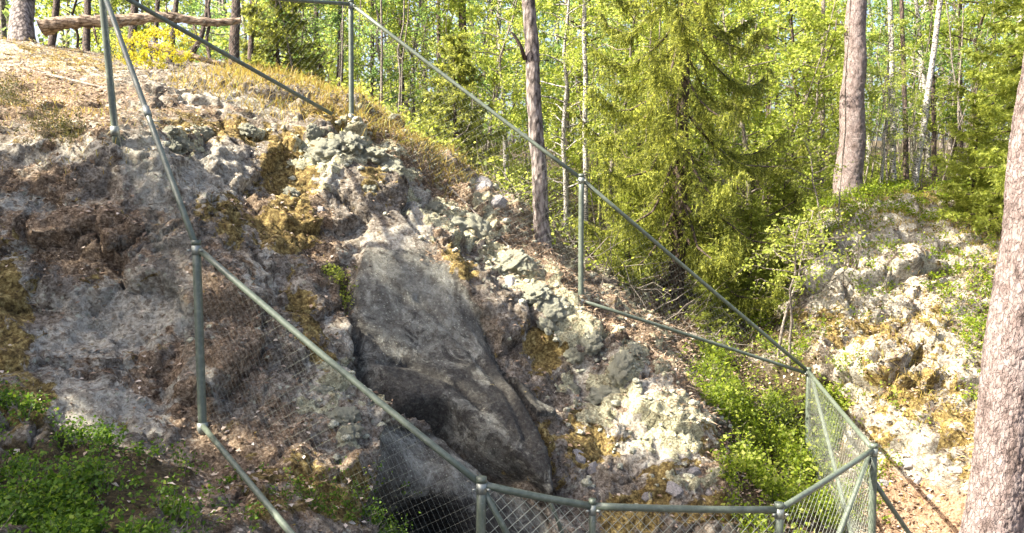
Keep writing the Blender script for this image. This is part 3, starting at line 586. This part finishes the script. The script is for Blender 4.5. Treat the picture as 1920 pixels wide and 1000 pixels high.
LV = [leafy_meshes(31, 4.6, 1.35, .5, 28, 7600, .072, M['leaf_lime'], M['twig']), leafy_meshes(32, 5.6, 1.3, .7, 32, 9000, .054, M['leaf_lime'], M['birch']),
      leafy_meshes(33, 4.0, 1.3, .3, 26, 8200, .055, M['leaf_green'], M['twig']), leafy_meshes(34, 6.2, 1.6, .9, 34, 10000, .064, M['leaf_green'], M['birch']),
      leafy_meshes(35, 5.0, 1.5, .4, 30, 6600, .085, M['leaf_lime'], M['dark_bark'])]
def leafy_tree(name, label, u, d, var, sc, rz, group=None, cat='tree'):
    b = at_ground(u, d); e = tag(empty(name, b, rz), label, cat, group); e.scale = (sc,) * 3
    for nmp, me in zip(('trunk', 'branches', 'crown'), LV[var]):
        c = link(nmp, me, e)
        if nmp != 'trunk': c['kind'] = 'stuff'
    return e
near_leafy = [
    (560, 15.5, 2, .85, 'green leafy sapling behind the dry grass left of the upper fence post'), (615, 17, 4, .95, 'bushy bright tree just left of the upper fence post'),
    (720, 15.5, 2, .9, 'soft green sapling just right of the upper fence post'), (780, 17.5, 0, 1., 'lime leafy tree midway between upper fence post and dark pine'),
    (915, 15.5, 0, .8, 'lime sapling left of the slim grey ridge pine'), (950, 19, 3, 1., 'tall leafy birch directly behind the slim grey ridge pine'),
    (1060, 14.5, 1, .85, 'lime leafy birch sapling right of the slim grey ridge pine'), (1140, 16.5, 0, 1.05, 'lime leafy tree left of the hanging spruce'),
    (1200, 18, 4, 1.1, 'lime leafy tree directly behind the hanging spruce'), (1400, 16, 0, 1., 'bright leafy tree right of the hanging spruce boughs'),
    (1470, 17.5, 4, 1.05, 'lime leafy tree left of the stout sunlit pine'), (1490, 16.3, 0, .8, 'lime leafy sapling close to the left of the stout pine'),
    (1645, 15.6, 1, .55, 'small lime sapling close to the right of the stout pine'), (1730, 19, 3, 1.05, 'green birch crown behind the leaning birch stem'),
    (1800, 18, 4, 1.05, 'lime leafy tree left of the right edge young spruce'), (1850, 21, 3, 1.2, 'tall green birch in the upper right forest'), (1350, 19.5, 3, 1.1, 'green birch behind the right half of the hanging spruce')]
for k, (u, d, v, s, lab) in enumerate(near_leafy): leafy_tree('leafy_tree', lab, u, d, v, s, k * 1.7)
for k in range(26):
    u = 150 + (k + .5) * 1860 / 26 + rng.uniform(-30, 30); d = rng.uniform(20, 29); leafy_tree('leafy_tree', 'slender leafy tree deep in the sunlit forest', u, d, int(rng.integers(0, 5)), rng.uniform(1., 1.45), k * 2.1, 'leafy trees deep in the forest')
# far wood, one mass
mb = MB(); Pf = []
for q in range(150):
    a = rng.uniform(-1.05, 1.05); d = rng.uniform(31, 62); cx, cy = d * math.sin(a), d * math.cos(a); g = ground(cx, cy); Hh = rng.uniform(6, 13); m = 420
    t = rng.random(m) ** .8; rr = 2.2 * np.sin(math.pi * np.clip(t * .85 + .1, 0, 1)) ** .7; th = rng.uniform(0, 6.28, m); rad = rr * np.sqrt(rng.random(m))
    k = rng.integers(0, 14, m); off = np.random.default_rng(q).normal(size=(14, 3)) * .5
    Pf.append(np.stack([cx + rad * np.cos(th), cy + rad * np.sin(th), g + .3 + t * Hh], -1) + off[k])
    
Pf = np.concatenate(Pf); leaves(mb, Pf, rng.uniform(.16, .34, len(Pf)), .2, None, .75, .1)
o = mb.build('far_forest_foliage', M['leaf_far'], smooth=False); tag(o, 'hazy mass of far lime green forest leaves', 'foliage', kind='stuff')
mb = MB()
for q in range(110):
    a = rng.uniform(-.8, .8); d = rng.uniform(27, 60); cx, cy = d * math.sin(a), d * math.cos(a); g = ground(cx, cy); lean = rng.normal(size=2) * .3
    tube(mb, [(cx, cy, g - .2), (cx + lean[0], cy + lean[1], g + 5), (cx + 2 * lean[0], cy + 2 * lean[1], g + 12)], [.13, .1, .05], 6, caps=False)
o = mb.build('far_forest_trunks', M['pine_grey']); tag(o, 'many far tree trunks deep in the forest', 'trunks', kind='stuff')
# spruces
def spruce_meshes(seed, H, Rr, z0, nb, droop, hang, nm, dens=1.):
    r = np.random.default_rng(seed); w = MB(); A1 = []; A2 = []
    for q in range(nb):
        f = (q + r.random()) / nb; z = z0 + (H - z0) * f; L = Rr * (1 - f) ** .75 * r.uniform(.7, 1.1) + .12; a = q * 2.399 + r.normal() * .3
        d = np.array([math.cos(a), math.sin(a), 0]); s = np.linspace(0, 1, 8)[:, None]
        pts = np.array([0, 0, z]) + d * L * s + np.array([0, 0, 1]) * L * (-droop * np.sin(s * 2.2) + .15 * s ** 3) + .03 * L * r.normal(size=(8, 3)) * s
        tube(w, pts, np.linspace(.016 * L + .004, .003, 8), 4, caps=False); side = np.array([-d[1], d[0], 0])
        m = int(L * 34 * dens) + 5
        for sg in (-1, 1):
            u = np.sort(r.uniform(.12, 1, m)); p = np.stack([np.interp(u, s[:, 0], pts[:, x]) for x in range(3)], -1); ln = (.09 + .20 * L * (1.05 - u) * r.uniform(.5, 1.1, m))[:, None]
            e = p + (side * sg * .75 + d * .55) * ln + np.array([0, 0, -1]) * ln * r.uniform(.2, 1., (m, 1)) * hang * 1.4 + r.normal(size=(m, 3)) * .35 * ln
            A1.append(p); A2.append(e)
        mh = int(m * hang * 1.3); u = r.uniform(.2, 1, mh); p = np.stack([np.interp(u, s[:, 0], pts[:, x]) for x in range(3)], -1); p += side * r.uniform(-.2, .2, (mh, 1)) * L * .5
        A1.append(p); A2.append(p + np.stack([r.normal(size=mh) * .04, r.normal(size=mh) * .04, -r.uniform(.08, .32, mh) * min(1.2, L)], -1))
    A1 = np.concatenate(A1); A2 = np.concatenate(A2); nd = MB(); k = 16; n = len(A1); t = np.linspace(.03, 1, k)
    C = (A1[:, None] + (A2 - A1)[:, None] * t[None, :, None]).reshape(-1, 3); ax = unit(np.repeat(A2 - A1, k, 0))
    B = unit(np.cross(ax, r.normal(size=(n * k, 3)))); tip = C + ax * .028 + B * .042; wd = unit(np.cross(ax, B)) * .009
    nd.add(np.stack([C - wd, C + wd, tip], 1).reshape(-1, 3), np.arange(3 * n * k).reshape(-1, 3))
    wd2 = unit(np.cross(A2 - A1, r.normal(size=A1.shape))) * .007; nd.add(np.stack([A1 - wd2, A1 + wd2, A2], 1).reshape(-1, 3), np.arange(3 * n).reshape(-1, 3))
    tt = np.linspace(0, 1, 12); tw = MB(); tube(tw, np.stack([.02 * H * .2 * np.sin(tt * 5), 0 * tt, -.15 + tt * (H + .15)], -1), np.linspace(.0125 * H + .01, .01, 12), 12, caps=False, noise_amp=.06)
    return tw.mesh('trunk', M['dark_bark']), w.mesh('boughs', M['dark_bark']), nd.mesh('needles', nm, False)
def put_tree(name, label, loc, meshes, sc=1., rz=0., cat='tree', group=None, names=('trunk', 'boughs', 'crown')):
    e = tag(empty(name, loc, rz), label, cat, group); e.scale = (sc,) * 3
    for q, (nmp, me) in enumerate(zip(names, meshes)):
        c = link(nmp, me, e)
        if q: c['kind'] = 'stuff'
    return e
SP1 = spruce_meshes(51, 10.0, 2.1, .9, 84, .6, .9, M['needle'], 1.05)
SP2 = spruce_meshes(52, 4.2, 1.25, .25, 64, .12, .25, M['needle_lime'], .9)
SP4 = spruce_meshes(54, 10.0, 1.75, 1.15, 120, .42, .9, M['needle'], 1.15)
SP3 = spruce_meshes(53, 2.2, .75, .1, 40, .1, .2, M['needle'], 1.1)
put_tree('spruce_tree', 'large dark spruce with hanging boughs in the middle of the forest edge', at_ground(1268, 12.3), SP1, 1., .4)
put_tree('spruce_tree', 'young lime green spruce at the right edge behind the leaning pine', at_ground(1905, 12.5), SP2, 1.15, 1.)
put_tree('spruce_tree', 'small lime green spruce on top of the right outcrop', at_ground(1815, 13.5), SP2, .45, 2.)
put_tree('spruce_tree', 'small dark spruce behind the ridge left of the grey pine', at_ground(855, 13.2), SP3, 1., .7)
put_tree('spruce_tree', 'small dark spruce in the ravine below the hanging boughs', at_ground(1335, 12.6), SP3, .7, 1.9)
for u, d, s, lab in ((1405, 12.2, .42, 'knee high lime spruceling right of the hanging spruce'), (1335, 11.4, .30, 'tiny lime spruceling in the ravine twigs'), (1465, 12.8, .5, 'lime spruceling behind the outcrop sapling'), (1180, 12.4, .4, 'lime spruceling left of the hanging spruce foot')):
    put_tree('spruce_tree', lab, at_ground(u, d), SP2, s, u)
put_tree('spruce_tree', 'dusky green spruce above the dry grass near the fallen log end', at_ground(535, 15), SP3, 1.1, 2.9)
# spruces out of frame on the left whose shade lies over the rock face
for k, (x, y, s, lab) in enumerate([(-8.6, 5.6, .80, 'first'), (-8.0, 4.6, .82, 'second'), (-7.2, 3.3, .75, 'third'), (-7.5, 2.1, .78, 'fourth')]):
    put_tree('spruce_tree', f'dense spruce left of the view shading the rock, {lab} from the hilltop side', (x, y, ground(x, y)), SP4, s, k * 1.3, group='shade spruces left of the rock')
# fallen log
la, lb = at(78, 52, 12.6), at(452, 33, 13.0); e = tag(empty('fallen_log', la), 'weathered fallen log lying across the hilltop between trunks', 'log'); t = np.linspace(0, 1, 9)[:, None]
pts = (lb - la) * t + np.array([0, 0, .07]) * np.sin(t * 4.2) + np.array([0, 0, .03]) * np.sin(t * 13); trunk_mesh(pts, np.array([.13, .10, .095, .10, .08, .085, .07, .06, .045]), M['log'], 20, .04, .32, .08).build('trunk', M['log'], e)
for q, dv, rr in ((2, [.1, -.1, -.35], .03), (5, [.05, -.15, .2], .02), (6, [.12, -.05, -.4], .02)):
    mb = MB(); tube(mb, [pts[q], pts[q] + np.array(dv)], [rr, rr * .35], 6); mb.build('branch_stub', M['log'], e)
mb = MB(); la2, lb2 = at(270, 82, 12.2), at(420, 122, 12.0); trunk_mesh(np.array([la2, lerp(la2, lb2, .5), lb2]), [.06, .05, .035], M['log'], 12, .05, .1).build('fallen_branch', M['log'])
tag(bpy.data.objects['fallen_branch'], 'thinner fallen branch on the ground below the big log', 'branch')
# yellow bush, rowan sapling with grey stems, dead brush
YB = leafy_meshes(61, 1.0, .62, .1, 16, 1500, .06, M['leaf_yellow'], M['dark_bark'])
for u, d, s, lab in ((305, 11.6, .6, 'bright yellow green bush below the fallen log'), (345, 12.2, .55, 'yellow green bush right behind the brightest bush under the log'), (262, 11.8, .42, 'small yellow green bush left of the brightest bush under the log')):
    put_tree('leafy_bush', lab, at_ground(u, d), YB, s, u, 'bush', names=('stem', 'branches', 'leaves'))
RS = leafy_meshes(62, 2.6, .7, 1.3, 14, 620, .07, M['leaf_lime'], M['twig'])
put_tree('sapling', 'lime leaved sapling with pale grey stem beside the outcrop', at_ground(1488, 10.2), RS, .75, .3, names=('stem', 'branches', 'leaves'))
put_tree('sapling', 'second grey stemmed sapling close left of the outcrop sapling', at_ground(1466, 10.5), RS, .75, 2.3, names=('stem', 'branches', 'leaves'))
put_tree('sapling', 'low lime sapling in front of the outcrop behind the fence corner', at_ground(1545, 11.6), RS, .7, 4.3, names=('stem', 'branches', 'leaves'))
mb = MB()
for q in range(420):
    u, d = rng.choice([1250, 1300, 1420, 1130, 950, 1550]) + rng.normal() * 55, rng.uniform(10.8, 14); p = at_ground(u, d); L = rng.uniform(.3, 1.1); dd = unit(rng.normal(size=3) * [1, 1, .6] + [0, 0, .45]) * L; s = np.linspace(0, 1, 5)[:, None]
    tube(mb, p + [0, 0, .02] + dd * s + rng.normal(size=(5, 3)) * .05 * s, np.linspace(.009, .003, 5), 3, caps=False)
tag(mb.build('dead_twigs', M['twig']), 'tangle of dead grey twigs under the spruce in the ravine', 'twigs', kind='stuff')

mb = MB()
for q in range(150):
    u = rng.uniform(480, 1920); d = rng.uniform(13.5, 27); p = at_ground(u, d); H = rng.uniform(1.5, 6); ln = rng.normal(size=2) * .12 * H; s = np.linspace(0, 1, 7)[:, None]; k = np.array([ln[0], ln[1], H])
    pts = p - [0, 0, .05] + k * s + rng.normal(size=(7, 3)) * .05 * s; r0 = rng.uniform(.008, .026); tube(mb, pts, np.linspace(r0, r0 * .4, 7), 5, caps=False)
    for z in range(int(rng.integers(2, 7))):
        c = pts[int(rng.integers(2, 6))]; dd = rng.normal(size=3) * [1, 1, .5] + [0, 0, .5]; t = np.linspace(0, 1, 4)[:, None]; tube(mb, c + dd * .5 * t + rng.normal(size=(4, 3)) * .06 * t, np.linspace(.008, .003, 4), 3, caps=False)
tag(mb.build('bare_thin_stems', M['twig']), 'thin bare grey stems and twigs standing among the forest trees', 'stems', kind='stuff')
# ------------------------------------------------------------------ ground cover (built on the ground's own vertices)
GW = np.gradient(ys)[:, None] * np.gradient(xs)[None, :]; GW = (GW.ravel() / np.maximum(Nn[:, 2], .25))
def pick(mask, n, r=rng):
    w = np.clip(mask, 0, None) * GW * (np.abs(P[:, 1]) < 40); i = r.choice(len(P), n, p=w / w.sum()); j = rng.uniform(-.5, .5, (n, 3)) * np.minimum(.2, np.sqrt(GW[i]))[:, None]
    j -= NRM[i] * (j * NRM[i]).sum(1, keepdims=True); return Pn[i] + j, NRM[i], i
inview = (Dd > 3) & (U > -150) & (U < 2070) & (Vv < 1250) & (Vv > -50)
def shrubs(name, mask, n, hgt, leaf, per, mat, label, r=rng, wood='heather', up=.4):
    p, nn, i = pick(mask, n, r); lf = MB(); st = MB(); up3 = unit(nn * .4 + np.array([0, 0, .8]) + .35 * r.normal(size=(n, 3))); h = hgt * r.uniform(.5, 1.2, (n, 1))
    h = h * (.55 + .6 * np.clip(.5 + fbm(p * 2.2, 2), 0, 1))[:, None]
    top = p + up3 * h; b = unit(np.cross(up3, r.normal(size=(n, 3)))) * .0035
    st.add(np.stack([p - b - nn * .02, p + b - nn * .02, top], 1).reshape(-1, 3), np.arange(3 * n).reshape(-1, 3))
    k = np.repeat(np.arange(n), per); t = r.uniform(.3, 1.08, (len(k), 1)); C = p[k] + (top - p)[k] * t + r.normal(size=(len(k), 3)) * np.array([.3, .3, .14]) * h[k] * t
    leaves(lf, C, leaf * r.uniform(.6, 1.25, len(k)), up, None, .65, .08, r)
    e = lf.build(name, mat, None, False); tag(e, label, 'shrubs', kind='stuff'); s = st.build('stems', M['twig'], e, False); return e
LL = blobs([(100,960,220,110,0,1.2),(320,925,50,45),(30,800,50,50,0,.6),(240,830,60,30,0,.5)]) ** 1.2 * (.03 + ss(fbm(P * 2.4 + 3, 3), -.1, .35))
shrubs('bilberry_shrubs', LL * inview, 1000, .14, .026, 15, M['bilberry'], 'green bilberry shrubs filling the lower left corner')
shrubs('bilberry_shrubs', blobs([(740,985,45,40),(600,975,90,30,0,.3),(700,930,20,20,0,.3)]) * inview, 320, .16, .024, 12, M['bilberry'], 'small bilberry clump at the bottom beside the mesh corner')
shrubs('bilberry_shrubs', blobs([(628,520,14,18),(650,565,10,14,0,.5)]), 60, .14, .03, 10, M['leaf_lime'], 'tiny bright green plant on the shaded rock face')
RV = blobs([(1480,850,130,150),(1370,740,90,60,35),(1490,970,80,60),(1420,800,60,60)]) * (P[:, 0] > 1.9) * (.02 + ss(fbm(P * 2 + 8, 3), -.02, .3))
shrubs('bilberry_shrubs', RV * inview, 2900, .26, .032, 13, M['bilberry_lime'], 'lush bilberry shrubs in the ravine behind the fence corner')
shrubs('undergrowth', RV * inview * ss(fbm(P * 3 + 1, 2), -.1, .3), 260, .34, .06, 9, M['leaf_lime'], 'taller lime leaved sprigs among the ravine bilberries')
OC = blobs([(1540,368,150,20),(1430,410,80,50,0,.8),(1860,365,90,26,0,.8),(1850,600,50,120,0,.7),(1780,520,50,70,0,.45),(1680,395,100,18,0,.7),(1580,430,60,40,0,.6),(1640,520,50,60,0,.25),(1420,560,60,60,0,.6),(1560,490,30,20,0,.3)])
shrubs('bilberry_shrubs', OC * inview, 3600, .20, .04, 11, M['bilberry_lime'], 'sunlit bilberry shrubs on top of the right outcrop')
shrubs('undergrowth', ((P[:, 1] > 11) & (P[:, 1] < 26) & (U > 620)) * inview * (.2 + ss(fbm(P * 1.1, 3), -.3, .3)) * (1 - outc) * ((P[:, 0] < 4.6) | (P[:, 1] > 14.5)), 4200, .42, .065, 9, M['leaf_lime'], 'low bright undergrowth spreading across the forest floor')
shrubs('heather', blobs([(100,240,50,20),(10,190,30,26,0,.7)]) * inview, 260, .16, .02, 12, M['heather'], 'dark green heather tuft on the rock at the left', up=0)
shrubs('heather', blobs([(580,205,40,10,10,.6),(840,300,60,34,38),(780,270,40,20,30,.7)]) * inview, 500, .25, .024, 10, M['heather'], 'olive heather along the ridge right of the upper post', up=0)
# grasses
def grass(name, mask, n, hgt, mat, label, w=.004):
    p, nn, i = pick(mask, n); d = unit(np.array([0, 0, 1.]) + .5 * rng.normal(size=(n, 3))); h = hgt * rng.uniform(.4, 1.2, (n, 1)); side = unit(np.cross(d, rng.normal(size=(n, 3)))) * w
    bend = rng.normal(size=(n, 3)) * [1, 1, 0] * .25 * h; m = p + d * h * .55 + bend * .3; t = p + d * h * .9 + bend - [0, 0, .04]
    V = np.stack([p - side, p + side, m + side * .8, m - side * .8, t], 1).reshape(-1, 3); k = np.arange(n)[:, None] * 5; g = MB(); g.add(V, k + np.array([0, 1, 2, 3])); g.Fs.append(k + np.array([3, 2, 4]))
    return tag(g.build(name, mat, None, False), label, 'grass', kind='stuff')
GR = blobs([(560,180,120,34,10),(700,215,90,34,18),(800,270,70,30,35),(860,310,40,40,40),(450,165,60,20,0,.7)]) + ((P[:, 1] > 9.4) & (P[:, 1] < 13) & (P[:, 0] > -4.2) & (P[:, 0] < -.6)) * .5
grass('dry_grass', GR * inview, 13000, .24, M['dry_grass'], 'golden dry grass along the crest behind the upper fence post')
grass('dry_grass', blobs([(60,200,150,45,8,.7),(150,290,120,20,0,.5),(40,110,120,24,10,.5)]) * inview, 2600, .10, M['dry_grass'], 'short dry grass on the sunny hilltop at the left', .003)
grass('dry_grass', blobs([(1700,680,120,160,0,.6),(1830,480,60,60,0,.8),(1600,590,70,20,0,.7),(1640,430,90,50,0,.8),(1740,400,90,40,0,.7)]) * inview, 8000, .14, M['dry_grass'], 'short dry grass tufts over the right outcrop', .003)
# litter
def flakes(name, mask, n, size, mat, label, width=.6, up=1.6):
    p, nn, i = pick(mask, n); mb = MB(); leaves(mb, p + nn * rng.uniform(.002, .012, (n, 1)), size * rng.uniform(.5, 1.3, n), up, None, width, .14); return tag(mb.build(name, mat, None, False), label, 'litter', kind='stuff')
nz = ss(fbm(P * 2.6 + 4, 4, .6), -.15, .35)
flakes('leaf_litter', (z_lit + .16 * nz) * (1 - z_slab) * (P[:, 0] < 2.6) * inview * (1 - .5 * z_green), 40000, .046, M['litter'], 'brown fallen leaves scattered over the rock slope')
flakes('leaf_litter', (.25 * nz + z_lit + .3 * z_path) * (P[:, 0] > 2.0) * (P[:, 1] < 14) * inview, 17000, .05, M['litter'], 'brown fallen leaves scattered over the right outcrop and path')
flakes('needle_litter', np.exp(-(ridge / 36) ** 2) * inview * (P[:, 1] < 13), 22000, .09, M['needle_litter'], 'tan pine needles and straw lying along the ridge edge', .07)
flakes('needle_litter', blobs([(80,200,190,50,8,.7),(330,215,110,35,0,.5),(150,440,140,60,0,.35),(60,110,150,30,10,.7)]) * inview, 9000, .07, M['needle_litter'], 'tan pine needles strewn over the hilltop at the left', .07)
flakes('moss_tufts', (z_moss ** 1.5) * (1 - z_slab) * inview * nz, 11000, .024, leaf_mat('moss_tuft', [(0, (.07, .045, .012)), (.5, (.17, .11, .022)), (1, (.30, .22, .05))], 1., .15), 'brown and yellow moss tufts on the rocks', .5, .3)
# lichen cushions and stones
def ico(sub):
    import bmesh
    bm = bmesh.new(); bmesh.ops.create_icosphere(bm, subdivisions=sub, radius=1); V = np.array([v.co[:] for v in bm.verts]); Fa = np.array([[v.index for v in f.verts] for f in bm.faces]); bm.free(); return V, Fa
I1, I4 = ico(2), ico(5)
def cushion(seed):
    V, Fa = I4; V = V.copy(); f1, f2, _ = cellular(V * 1.9 + seed * 7.1); g1, g2, _ = cellular(V * 6 + seed * 3.7)
    r = .55 + .62 * (1 - f1) + .24 * (1 - g1) + .10 * fbm(V * 1.5 + seed, 2) + .04 * fbm(V * 14, 2); V = V * r[:, None] * np.array([1, .9, .55]); return MB().add(V, Fa).mesh('cushion', M['lichen'])
def stone(seed):
    V, Fa = I4; f1, f2, i = cellular(V * 1.2 + seed * 5.3); r = 1 + .25 * fbm(V * .9 + seed, 3) - .10 * (1 - ss(f2 - f1, 0, .25)) + .04 * fbm(V * 6 + seed, 4); q = V * r[:, None]
    for k in range(7):
        n = unit(np.random.default_rng(seed * 10 + k).normal(size=3)); dd = q @ n; q = q - np.clip(dd - .72, 0, None)[:, None] * n * .85
    return MB().add(q * [1, .85, .7], Fa).mesh('stone', M['stone'])
CU = [cushion(s) for s in range(1, 6)]; ST = [stone(s) for s in range(1, 5)]
def rest(name, me, u, v, px, label, cat, rot, sq=1., group=None, sink=.12):
    h, n = hit(u, v)
    if h is None: return
    d = h[1] * CP - h[2] * SP; s = px / F * d * .5; o = link(name, me, None, tuple(h - n * s * sink)); nn = Vector(unit(n * .8 + np.array([0, 0, .5])))
    o.rotation_euler = (nn.to_track_quat('Z', 'Y').to_matrix().to_4x4() @ __import__('mathutils').Matrix.Rotation(rot, 4, 'Z')).to_euler(); o.scale = (s * sq, s, s); tag(o, label, cat, group); return o
lich = [(605,285,62,1.1,'large pale lichen cushion below the crest left of the upper post'),(655,262,52,1.3,'pale lichen cushion just below the foot of the upper post'),(700,285,60,1.,'lichen cushion at the top edge right of the largest crest cushion'),
    (727,315,46,1.1,'round lichen cushion hanging lowest of the crest group'),(590,250,30,1.,'small lichen cushion above the largest crest cushion'),(385,252,34,1.,'whitish lichen cushion above the pale rock patch near the leaning rail'),(350,270,30,1.2,'lichen cushion touching the left of the whitish one near the rail'),
    (318,245,26,1.,'small lichen cushion closest to the rail joint'),(322,275,30,1.,'lichen cushion just below the smallest near the rail joint'),(465,240,32,1.2,'lichen cushion alone on the orange moss under the crest'),
    (860,420,70,1.4,'broad flat lichen cushion above the top of the dark slab ridge'),(905,430,50,1.2,'lichen cushion joined to the right of the broad flat one'),(945,492,60,1.2,'lichen cushion on the ridge in front of the grey pine foot'),(985,500,40,1.,'small lichen cushion right beside the grey pine foot'),
    (1005,545,58,1.1,'fat lichen cushion on the ridge left of the middle post foot'),(1040,580,56,1.2,'lichen cushion on the ridge below the fat one'),(1035,612,46,1.,'dark rimmed lichen cushion hanging below the ridge line'),(1100,645,50,1.,'round lichen cushion below the middle post foot'),
    (1080,668,34,1.,'small lichen cushion left of the round one below the post'),(1160,690,46,1.3,'lichen cushion on the ridge further down from the middle post'),(1140,735,50,1.4,'broad lichen cushion beneath the lower ridge'),(1075,725,28,1.,'small lichen cushion on brown moss left of the broad lower one'),
    (1190,655,30,1.,'little lichen cushion on the outer ridge edge'),(640,775,54,1.,'lichen cushion on the litter slope left of the dark slab crack'),(605,730,44,1.1,'lichen cushion uphill on the litter slope above the rail'),(655,810,40,1.,'lichen cushion lowest on the litter slope beside the rail'),(690,352,30,1.,'lichen cushion beside the orange moss under the crest group'),(550,360,30,1.1,'lichen cushion left of the orange moss on the upper face'),(820,385,34,1.,'lichen cushion above the broad flat one'),(1010,520,30,1.,'small lichen cushion on top of the fat ridge cushion')]
for k, (u, v, px, sq, lab) in enumerate(lich): rest('lichen_cushion', CU[k % 5], u, v, px * 1.1, lab, 'lichen', k * 1.9, sq, 'lichen cushions on the rock', .3)
stones = [(1298,885,40,1.,'round pale stone low on the lichen slope above the front rail'),(1262,915,46,1.1,'pale flat stone below the round one above the front rail'),(905,350,54,1.6,'sunlit pale stone on the far side of the ridge'),(935,380,40,1.4,'second sunlit pale stone lower on the far ridge side'),
    (955,530,42,1.,'pale stone wedged between lichen cushions on the ridge'),(1085,860,40,1.2,'grey stone at the foot of the slab on brown moss'),(1110,880,34,1.,'smaller grey stone right of the one at the slab foot'),(1700,870,44,1.3,'pale stone beside the path under the outcrop'),(1655,905,36,1.,'pale stone right behind the fence corner post'),
    (1720,900,26,1.,'small pale stone on the path edge'),(1790,880,34,1.1,'pale stone close to the leaning pine'),(1745,935,24,1.,'small stone lying lowest on the path side'),(600,395,30,1.,'pale stone in the moss on the upper face'),(1330,925,30,1.2,'small pale stone near the ravine shrubs'),(1210,930,30,1.,'pale stone left of the flat one above the front rail')]
for k, (u, v, px, sq, lab) in enumerate(stones): rest('stone', ST[k % 4], u, v, px * .8, lab, 'stone', k * 2.3, sq, None, .2)
V1, F1 = I1; p, nn, ix = pick((np.exp(-((ridge - 40) / 45) ** 2) * .8 + blobs([(640,290,110,50,0,1),(640,760,60,80,0,.9),(350,260,60,30,0,.8),(1180,800,120,90,30,.8),(1250,880,60,50,0,.6),(930,480,70,40,30,.9),(480,260,80,30,0,.5),(450,640,70,50,0,.4),(1700,430,90,60,0,.3),(1600,640,60,60,0,.3)])) * (1 - z_slab) * inview * (P[:, 0] < 6) * (Vv > 200) * (P[:, 1] < 12), 1100)
sc = rng.uniform(.010, .034, len(p)) * (1 + .6 * (rng.random(len(p)) > .85)); bl = V1[None] * (1 + .22 * rng.normal(size=(len(p), len(V1), 1))) * sc[:, None, None] * [1, 1, .7] + p[:, None]
mb = MB(); mb.add(bl.reshape(-1, 3), (np.arange(len(p))[:, None, None] * len(V1) + F1[None]).reshape(-1, 3)); tag(mb.build('lichen_tufts', M['lichen']), 'small grey green lichen tufts dotted over the rocks', 'lichen', kind='stuff')
# a few fallen sticks
for k, (u0, v0, u1, v1, r, lab) in enumerate([(820, 330, 960, 470, .014, 'long dry stick lying along the outer ridge edge'), (1180, 610, 1290, 730, .012, 'dry stick lying down the ridge below the middle post'), (1500, 610, 1600, 560, .016, 'dead branch leaning on the outcrop top'), (40, 130, 230, 175, .018, 'dead branch lying on the sunny hilltop'), (1225, 600, 1330, 640, .012, 'grey stick across the ravine twigs')]):
    q = [hit(u0 + (u1 - u0) * t, v0 + (v1 - v0) * t)[0] for t in (0, .33, .66, 1)]
    if any(x is None for x in q): continue
    q = np.array(q); dmed = np.median(q[:, 1])
    if np.ptp(q[:, 1]) > 3: continue
    mb = MB(); tube(mb, q + [0, 0, .012], [r, r, r * .8, r * .4], 7, noise_amp=.08); tag(mb.build('stick', M['twig']), lab, 'stick')
